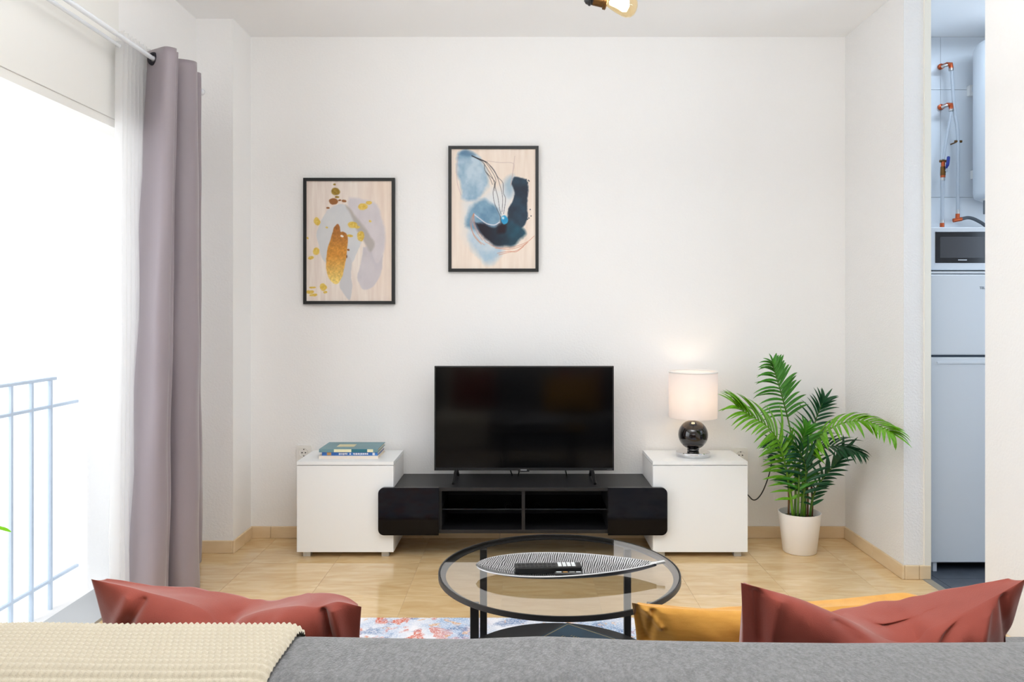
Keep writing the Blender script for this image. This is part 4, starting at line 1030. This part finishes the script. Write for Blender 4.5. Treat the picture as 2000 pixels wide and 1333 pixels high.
def cushion(xr, D, y_bot, z_bot, thick, m_, label, seed, sil, seam, creases=(), ears=0.05, far=0.05):
    """slumped pillow on the seat, leaning on the sofa back; sil and seam are pixel polylines of its upper
    outline (the bulge of the far side) and of the top seam (nearer to the camera)"""
    x0, x1 = [(p - VX) * D / F for p in xr]; w_, xc = x1 - x0, (x0 + x1) / 2
    def line(pp):
        xs = [((p[0] - VX) * D / F - xc) / (w_ / 2) for p in pp]; zs = [p[1] / 1000 for p in pp]
        c_ = catmull([(a, b, 0) for a, b in zip(xs, zs)], 120); cx, cz = [p.x for p in c_], [p.y for p in c_]
        return lambda u, y=D: CH - (1000 * float(np.interp(u, cx, cz)) - VY) * y / F
    zsil, zseam = line(sil), line(seam)
    n1, n2 = 150, 110
    bm = bmesh.new(); sheets = []
    for side in (-1, 1):
        g_ = []
        for i in range(n1 + 1):
            u = i / n1 * 2 - 1; row = []
            for j in range(n2 + 1):
                f = 1 - (1 - j / n2) ** 2; v = f * 2 - 1
                x = w_ / 2 * u * (1 - ears * (1 - v * v) * abs(u) ** 3 * 1.2)
                zb = z_bot + 0.012 * u * u
                pu = max(0, 1 - abs(u) ** 2.4)
                n_ = noise.noise(Vector((u * 2.6 + seed, v * 2.0, side * 3.0))) * 0.22 + noise.noise(Vector((u * 7 + v * 4 + seed, v * 5 - u * 3, side * 5.0))) * 0.10
                if side == -1:
                    z = zb + (zseam(u) - zb) * f
                    th_ = thick / 2 * pu * max(0, 1 - v ** 6) ** 0.6 * (0.75 + 0.25 * (1 - u * u))
                    y = y_bot + (D - y_bot) * f - th_ * (1 + n_)
                else:
                    k = 0.80
                    if f <= k:
                        th_ = (thick / 2 * (1 - f / k) + far * f / k) * pu * min(1, f * 6) ** 0.5
                        y = y_bot + (D - y_bot) * f + th_ * (1 + n_)
                        yk = y_bot + (D - y_bot) * k + far * pu
                        z = zb + (zsil(u, yk) - zb) * math.sin(f / k * PI / 2)
                    else:
                        q = (f - k) / (1 - k)
                        z = zseam(u) + (zsil(u, y_bot + (D - y_bot) * k + far * pu) - zseam(u)) * math.cos(q * PI / 2) ** 0.9
                        y = y_bot + (D - y_bot) * f + far * pu * (1 - q) * (1 + n_)
                zpx = VY + (CH - z) * F / y; xpx = VX + (x + xc) * F / y
                for (ax, ay, bx, by, wd, amp, sd) in creases:      # soft folds, laid out where the photo has them
                    if sd and sd != side: continue
                    dx, dy = bx - ax, by - ay; t = max(0, min(1, ((xpx - ax) * dx + (zpx - ay) * dy) / (dx * dx + dy * dy)))
                    d_ = math.hypot(xpx - ax - t * dx, zpx - ay - t * dy)
                    fade = min(1, (1 - f) / 0.02) if side == -1 else min(1, (1 - q) / 0.25) if f > 0.8 else 1
                    y += amp * fade * math.exp(-(d_ / wd) ** 2) * (1 if side == -1 else 0.6)
                row.append(bm.verts.new((x + xc, y, z)) if (side == -1 or (0 < i < n1 and 0 < j < n2)) else sheets[0][i][j])
            g_.append(row)
        sheets.append(g_)
        for i in range(n1):
            for j in range(n2):
                q = [g_[i][j], g_[i + 1][j], g_[i + 1][j + 1], g_[i][j + 1]]
                bm.faces.new(q if side == -1 else q[::-1])
    e = thing('cushion', (xc, y_bot, z_bot), label, 'cushion', 'cushions on the sofa')
    obj('cover', bm, m_, e, smooth=True)
    return e
cushion((178, 706), 1.14, 1.24, 0.462, 0.15, 'red', 'terracotta velvet cushion beside the cream throw', 1.3,
        [(178, 1131), (250, 1141), (350, 1152), (430, 1166), (480, 1177), (540, 1168), (590, 1161), (640, 1160), (675, 1168), (706, 1183)],
        [(178, 1132), (250, 1147), (290, 1158), (350, 1173), (400, 1192), (443, 1224), (475, 1206), (520, 1192), (580, 1184), (620, 1186), (660, 1176), (706, 1186)],
        [(288, 1157, 246, 1225, 9, 0.010, -1), (262, 1150, 225, 1225, 12, -0.007, -1), (443, 1222, 400, 1200, 14, 0.008, -1), (505, 1195, 480, 1240, 9, 0.006, -1), (555, 1186, 530, 1240, 10, -0.006, -1), (625, 1178, 640, 1245, 8, 0.016, -1), (650, 1172, 668, 1245, 11, -0.012, -1),
         (455, 1205, 510, 1172, 8, 0.010, 1), (600, 1165, 620, 1190, 8, 0.010, 1)], far=0.055)
cushion((1447, 2004), 1.14, 1.24, 0.452, 0.15, 'red', 'terracotta velvet cushion in front of the mustard cushion', 4.1,
        [(1447, 1138), (1490, 1148), (1560, 1167), (1620, 1186), (1650, 1194), (1700, 1190), (1760, 1183), (1830, 1171), (1900, 1155), (1960, 1139), (2004, 1130)],
        [(1447, 1139), (1490, 1150), (1560, 1170), (1610, 1190), (1660, 1212), (1710, 1240), (1750, 1254), (1790, 1252), (1812, 1228), (1850, 1212), (1900, 1188), (1960, 1156), (2004, 1131)],
        [(1478, 1150, 1490, 1250, 10, 0.010, -1), (1520, 1168, 1500, 1255, 16, -0.008, -1), (1640, 1215, 1680, 1255, 12, 0.008, -1), (1880, 1205, 1850, 1260, 12, 0.012, -1), (1925, 1180, 1915, 1260, 12, -0.010, -1), (1960, 1160, 1970, 1260, 8, 0.010, -1),
         (1655, 1205, 1740, 1232, 7, 0.014, 1), (1715, 1215, 1800, 1205, 8, -0.010, 1), (1735, 1225, 1830, 1195, 6, 0.012, 1), (1840, 1190, 1900, 1175, 8, 0.010, 1)], far=0.075)
cushion((1234, 1812), 1.31, 1.39, 0.446, 0.11, 'mustard', 'mustard yellow cushion half hidden behind a terracotta one', 7.7,
        [(1234, 1177), (1280, 1182), (1400, 1188), (1500, 1184), (1600, 1176), (1700, 1168), (1780, 1159), (1812, 1163)],
        [(1234, 1178), (1280, 1186), (1400, 1193), (1500, 1192), (1600, 1187), (1700, 1181), (1780, 1172), (1812, 1165)],
        [(1242, 1186, 1262, 1250, 6, 0.010, -1), (1256, 1186, 1290, 1225, 6, -0.008, -1), (1275, 1195, 1268, 1250, 6, 0.008, -1), (1300, 1192, 1320, 1250, 14, -0.004, -1), (1690, 1180, 1700, 1200, 8, 0.006, -1), (1740, 1170, 1750, 1195, 7, -0.006, -1), (1775, 1165, 1770, 1190, 6, 0.010, -1)], far=0.04)

# ------------------------------------------------------------------ ceiling light
hub = Vector((0.044, 2.2, 2.2))
cl = thing('ceiling_light', (hub.x, hub.y, ZC), 'ceiling light with bare filament bulbs on brass and black sockets', 'light')
obj('canopy', L([(0, 0), (0.06, 0), (0.06, -0.02), (0.02, -0.03), (0, -0.03)], (hub.x, hub.y, ZC - 0.0005), seg=32), 'black_metal', cl, smooth=True, angle=40)
obj('stem', T([hub + Vector((0, 0, 0.0)), (hub.x, hub.y, ZC - 0.02)], 0.007, 10), 'black_metal', cl, smooth=True, angle=40)
obj('hub', L([(0, -0.03), (0.02, -0.025), (0.026, 0), (0.02, 0.025), (0, 0.03)], hub, seg=24), 'black_metal', cl, smooth=True, angle=50)
for d in ((93, 0, -22), (-50, 85, 40), (-60, -80, 34), (40, -95, 34)):
    d = Vector(d).normalized()
    s0 = 0.142
    obj('arm', T([hub, hub + d * s0], 0.006, 10), 'black_metal', cl, smooth=True, angle=40)
    sk = obj('socket', L([(0, s0 - 0.004), (0.014, s0 - 0.002), (0.020, s0 + 0.004), (0.022, s0 + 0.012), (0.0235, s0 + 0.013), (0.0235, s0 + 0.018), (0.0195, s0 + 0.020), (0.0195, s0 + 0.024), (0, s0 + 0.024)], hub, d, 28), 'black_metal', cl, smooth=True, angle=35)
    obj('collar', L([(0, s0 + 0.024), (0.020, s0 + 0.024), (0.020, s0 + 0.052), (0.0245, s0 + 0.054), (0.0245, s0 + 0.062), (0.019, s0 + 0.064), (0, s0 + 0.064)], hub, d, 28), 'brass', sk, smooth=True, angle=35)
    bl = obj('bulb', L([(0.013, s0 + 0.062), (0.0165, s0 + 0.072), (0.024, s0 + 0.092), (0.0305, s0 + 0.114), (0.0315, s0 + 0.124), (0.028, s0 + 0.138), (0.019, s0 + 0.147), (0.008, s0 + 0.1505), (0, s0 + 0.151)], hub, d, 32), 'amber', cl, smooth=True)
    obj('filament', L([(0, s0 + 0.068), (0.008, s0 + 0.072), (0.012, s0 + 0.095), (0.018, s0 + 0.112), (0.015, s0 + 0.124), (0, s0 + 0.128)], hub, d, 20), 'bulb_lit', bl, smooth=True)

# ------------------------------------------------------------------ kitchen: fridge, microwave, heater, pipes
fx0, fx1, fyf = 1.978, 2.53, 3.72
fr = thing('refrigerator', ((fx0 + fx1) / 2, 4.0, 0), 'white two door refrigerator seen through the kitchen opening', 'refrigerator')
obj('body', B(fx0, fx1, fyf + 0.055, 4.262, 0.03, 1.458, bev=0.004), 'fridge', fr)
obj('top_panel', B(fx0, fx1, fyf + 0.004, fyf + 0.054, 1.447, 1.458), 'fridge', fr)
obj('freezer_door', B(fx0, fx1, fyf, fyf + 0.05, 1.052, 1.443, bev=0.006, seg=3), 'fridge', fr)
dr = obj('fridge_door', B(fx0, fx1, fyf, fyf + 0.05, 0.045, 1.041, bev=0.006, seg=3), 'fridge', fr)
obj('grip_strip', B(fx0 + 0.03, fx1, fyf - 0.005, fyf + 0.004, 1.010, 1.020), 'fridge', dr)
obj('gasket', B(fx0 + 0.004, fx1 - 0.004, fyf + 0.02, fyf + 0.056, 0.05, 1.447), 'fridge_gap', fr)
obj('door_handle', B(fx0 - 0.004, fx0 + 0.004, fyf + 0.008, fyf + 0.03, 1.21, 1.30, bev=0.002), 'fridge_gap', fr, label='dark grip on the freezer door edge')
obj('plinth', B(fx0 + 0.01, fx1 - 0.01, fyf + 0.12, 4.25, 0.004, 0.05), 'black_in', fr)
for x in (fx0 + 0.018, fx1 - 0.04): obj('foot', B(x, x + 0.018, fyf + 0.012, fyf + 0.03, 0.0, 0.046), 'fridge', fr)
def text(body, size, loc, m_, parent, name='lettering'):
    cu_ = bpy.data.curves.new(name, 'FONT'); cu_.body = body; cu_.size = size; cu_.extrude = 0.0004
    t_ = bpy.data.objects.new(name, cu_); C.objects.link(t_); bpy.context.view_layer.update()
    me = bpy.data.meshes.new_from_object(t_); bpy.data.objects.remove(t_)
    me.transform(Matrix.Translation(Vector(loc) - world_loc(parent)) @ Matrix.Rotation(PI / 2, 4, 'X'))
    me.materials.append(M[m_]); o = bpy.data.objects.new(name, me); C.objects.link(o); o.parent = parent; return o
tl = P(1913, 565, fyf - 0.001)
text('TEL', 0.017, tl, 'fridge_gap', fr)
mw = thing('microwave', (2.22, 3.98, 1.458), 'white microwave with a black window on top of the refrigerator', 'microwave')
mx0, mx1, myf, mz0, mz1 = 1.993, 2.45, 3.77, 1.466, 1.678
obj('body', B(mx0, mx1, myf + 0.02, 4.12, mz0, mz1, bev=0.004, seg=2), 'fridge', mw)
obj('front_panel', B(mx0, mx1, myf, myf + 0.021, mz0, mz1, bev=0.005, seg=2), 'fridge', mw)
a, b = P(1826.5, 514, myf), P(1932, 453, myf)
dw = obj('door_window', B(a.x, b.x, myf - 0.003, myf + 0.01, a.z, b.z, bev=0.001), 'oven_glass', mw)
a, b = P(1835.5, 504, myf), P(1922, 463, myf)
obj('mesh_screen', B(a.x, b.x, myf - 0.0036, myf + 0.008, a.z, b.z), 'oven_inner', dw)
bm = bmesh.new(); q = P(1870.5, 509.2, myf)
for i in range(9): box(bm, q.x + i * 0.0049, q.x + i * 0.0049 + 0.0036, myf - 0.0042, myf - 0.003, q.z, q.z + 0.0048)
obj('emblem', bm, 'badge', dw, label='tiny grey lettering')
for x in (mx0 + 0.02, mx1 - 0.05):
    for y in (myf + 0.04, 4.07): obj('foot', B(x, x + 0.025, y, y + 0.025, 1.458, mz0 + 0.001), 'black_plastic', mw)

hx, hy, hr = 2.645, 4.045, 0.235
wh = thing('water_heater', (hx, YB - 0.001, 1.84), 'white cylindrical water heater hung on the tiled kitchen wall', 'water heater')
obj('tank', L([(0, 0), (hr - 0.03, 0), (hr - 0.005, 0.012), (hr, 0.035), (hr, 0.80), (hr - 0.012, 0.825), (hr - 0.06, 0.845), (0, 0.852)], (hx, hy, 1.862), seg=64), 'fridge', wh, smooth=True, angle=60)
obj('bottom_cap', L([(0, -0.012), (hr - 0.05, -0.012), (hr - 0.03, 0.0), (0, 0.001)], (hx, hy, 1.862), seg=48), 'white_matt', wh, smooth=True, angle=40)
for px in (1924, 1950):
    q = P(px, 392, 3.98); obj('pipe_stub', T([q, q - Vector((0, 0, 0.07))], 0.009, 10), 'hose', wh, smooth=True, angle=40)
for px, py, hw, hh, nm, lb in ((1896, 179, 0.022, 0.029, 'fused_switch', 'small white switch box on the tiled wall beside the upper part of the heater'), (1900.5, 342, 0.015, 0.024, 'wall_outlet', 'small white outlet on the tiled wall beside the lower part of the heater')):
    c = P(px, py, YB)
    r = thing(nm, (c.x, YB, c.z - hh), lb, 'switch')
    bm = bmesh.new(); rounded_rect(bm, c.x - hw, c.x + hw, c.z - hh, c.z + hh, YB - 0.026, YB - 0.0003, (0.004,) * 4); obj('box', bm, 'socket', r)
    obj('rocker', B(c.x - hw * 0.45, c.x + hw * 0.6, YB - 0.029, YB - 0.025, c.z - hh * 0.3, c.z + hh * 0.7, bev=0.001), 'wgrout', r)

def fitting(pts, r, parent, m_='copper', name='fitting'):
    return obj(name, T(pts, r, 14), m_, parent, smooth=True, angle=40)
PD = 4.21
def pipe_thing(name, label):
    return thing(name, (2.27, YB - 0.001, 1.7), label, 'pipe', 'water pipes on the tiled kitchen wall')
def elbow(pxw, pyw, px, py, parent):
    a = P(pxw, pyw, YB); a.y = YB - 0.0005; m_ = P(pxw + 3, pyw, PD + 0.01); e = P(px, py, PD)
    obj('wall_flange', L([(0, 0), (0.016, 0), (0.016, 0.012), (0.010, 0.016), (0, 0.016)], a, (0.1, -1, 0), 18), 'copper', parent, smooth=True, angle=40)
    fitting([a, a + Vector((0.008, -0.05, 0.0)), m_ + Vector((0.006, 0, 0))], 0.0095, parent)
    fitting([m_, P((pxw + px) / 2, (pyw + py) / 2, PD), e], 0.0085, parent, 'steel', 'nipple')
    fitting([e + Vector((-0.012, 0, 0)), e + Vector((0.008, 0, 0.002)), e + Vector((0.010, 0, -0.025))], 0.0125, parent)
    fitting([e + Vector((0.010, 0, -0.02)), e + Vector((0.010, 0, -0.034))], 0.0125, parent, 'steel', 'ferrule')
lp = pipe_thing('water_pipe', 'long white water pipe with copper elbows bending past the microwave top')
elbow(1836, 131, 1854, 126, lp)
obj('pipe', T(catmull([P(1858.5, 134, PD), P(1861, 175, PD), P(1864, 215, PD), P(1869.5, 250, PD), P(1871, 278, PD), P(1871, 330, PD), P(1870.5, 418, PD)], 40), 0.0085, 14), 'pipe', lp, smooth=True, angle=40)
fitting([P(1870.7, 410, PD), P(1870.6, 418, PD)], 0.0098, lp, 'steel', 'ferrule')
fitting([P(1870.6, 418, PD), P(1870, 428, PD)], 0.011, lp); fitting([P(1862, 431, PD), P(1878, 428, PD)], 0.011, lp)
q = P(1871.5, 276.5, PD); fitting([q + Vector((-0.019, 0, 0)), q + Vector((0.019, 0, 0))], 0.007, lp, 'brass', 'pipe_clip')
obj('clip_stand', T([q, (q.x, YB - 0.0005, q.z)], 0.004, 8), 'brass', lp)
vp = pipe_thing('water_pipe', 'white water pipe with a blue lever valve above the microwave')
elbow(1836, 210, 1854, 205, vp)
obj('pipe', T(catmull([P(1858, 214, PD), P(1854, 240, PD), P(1847, 280, PD), P(1842.5, 312, PD)], 24), 0.0072, 14), 'pipe', vp, smooth=True, angle=40)
fitting([P(1835.5, 315, PD), P(1849, 315, PD)], 0.0075, vp, 'brass', 'union_nut')
fitting([P(1842, 316, PD), P(1842, 326, PD)], 0.010, vp)
fitting([P(1842, 326, PD), P(1841.5, 343, PD)], 0.0135, vp, 'brass', 'valve_body')
fitting([P(1841.5, 341, PD), P(1841.5, 347, PD)], 0.0125, vp)
fitting([P(1846, 334, PD), P(1849, 333, PD - 0.012)], 0.009, vp, 'chrome', 'valve_stem')
obj('valve_lever', T(catmull([P(1848, 329, PD - 0.025), P(1850.5, 322, PD - 0.03), P(1852, 312, PD - 0.03), P(1852.5, 306, PD - 0.028)], 12), [0.006] * 3 + [0.0085] * 9 + [0.006], 12), 'blue', vp, smooth=True, label='blue lever')
fitting([P(1841.5, 347, PD), P(1841, 353, PD)], 0.011, vp, 'steel', 'ferrule')
obj('pipe', T([P(1841, 351, PD), P(1840.5, 400, PD), P(1840, 432, PD)], 0.0092, 14), 'pipe', vp, smooth=True, angle=40)
fitting([P(1840, 430, PD), P(1840, 436, PD)], 0.0105, vp, 'steel', 'ferrule'); fitting([P(1840, 436, PD), P(1840, 446, PD)], 0.0115, vp)
hp = thing('drain_hose', (2.43, PD, 1.72), 'grey ribbed hose running from the copper tee towards the water heater', 'hose')
hc = catmull([P(1878, 428, PD), P(1890, 425.5, PD), P(1902, 428, PD - 0.01), P(1916, 435, PD - 0.02), P(1930, 443, PD - 0.03), P(1950, 440, PD - 0.03)], 60)
obj('hose', T(hc, [0.0085 + 0.0012 * (i % 2) for i in range(61)], 12), 'hose', hp, smooth=True)

# ------------------------------------------------------------------ render quality that the scene itself needs
S.cycles.use_denoising = True
S.cycles.max_bounces = 12; S.cycles.diffuse_bounces = 6; S.cycles.transparent_max_bounces = 16
S.cycles.sample_clamp_indirect = 6; S.cycles.caustics_reflective = False; S.cycles.caustics_refractive = False
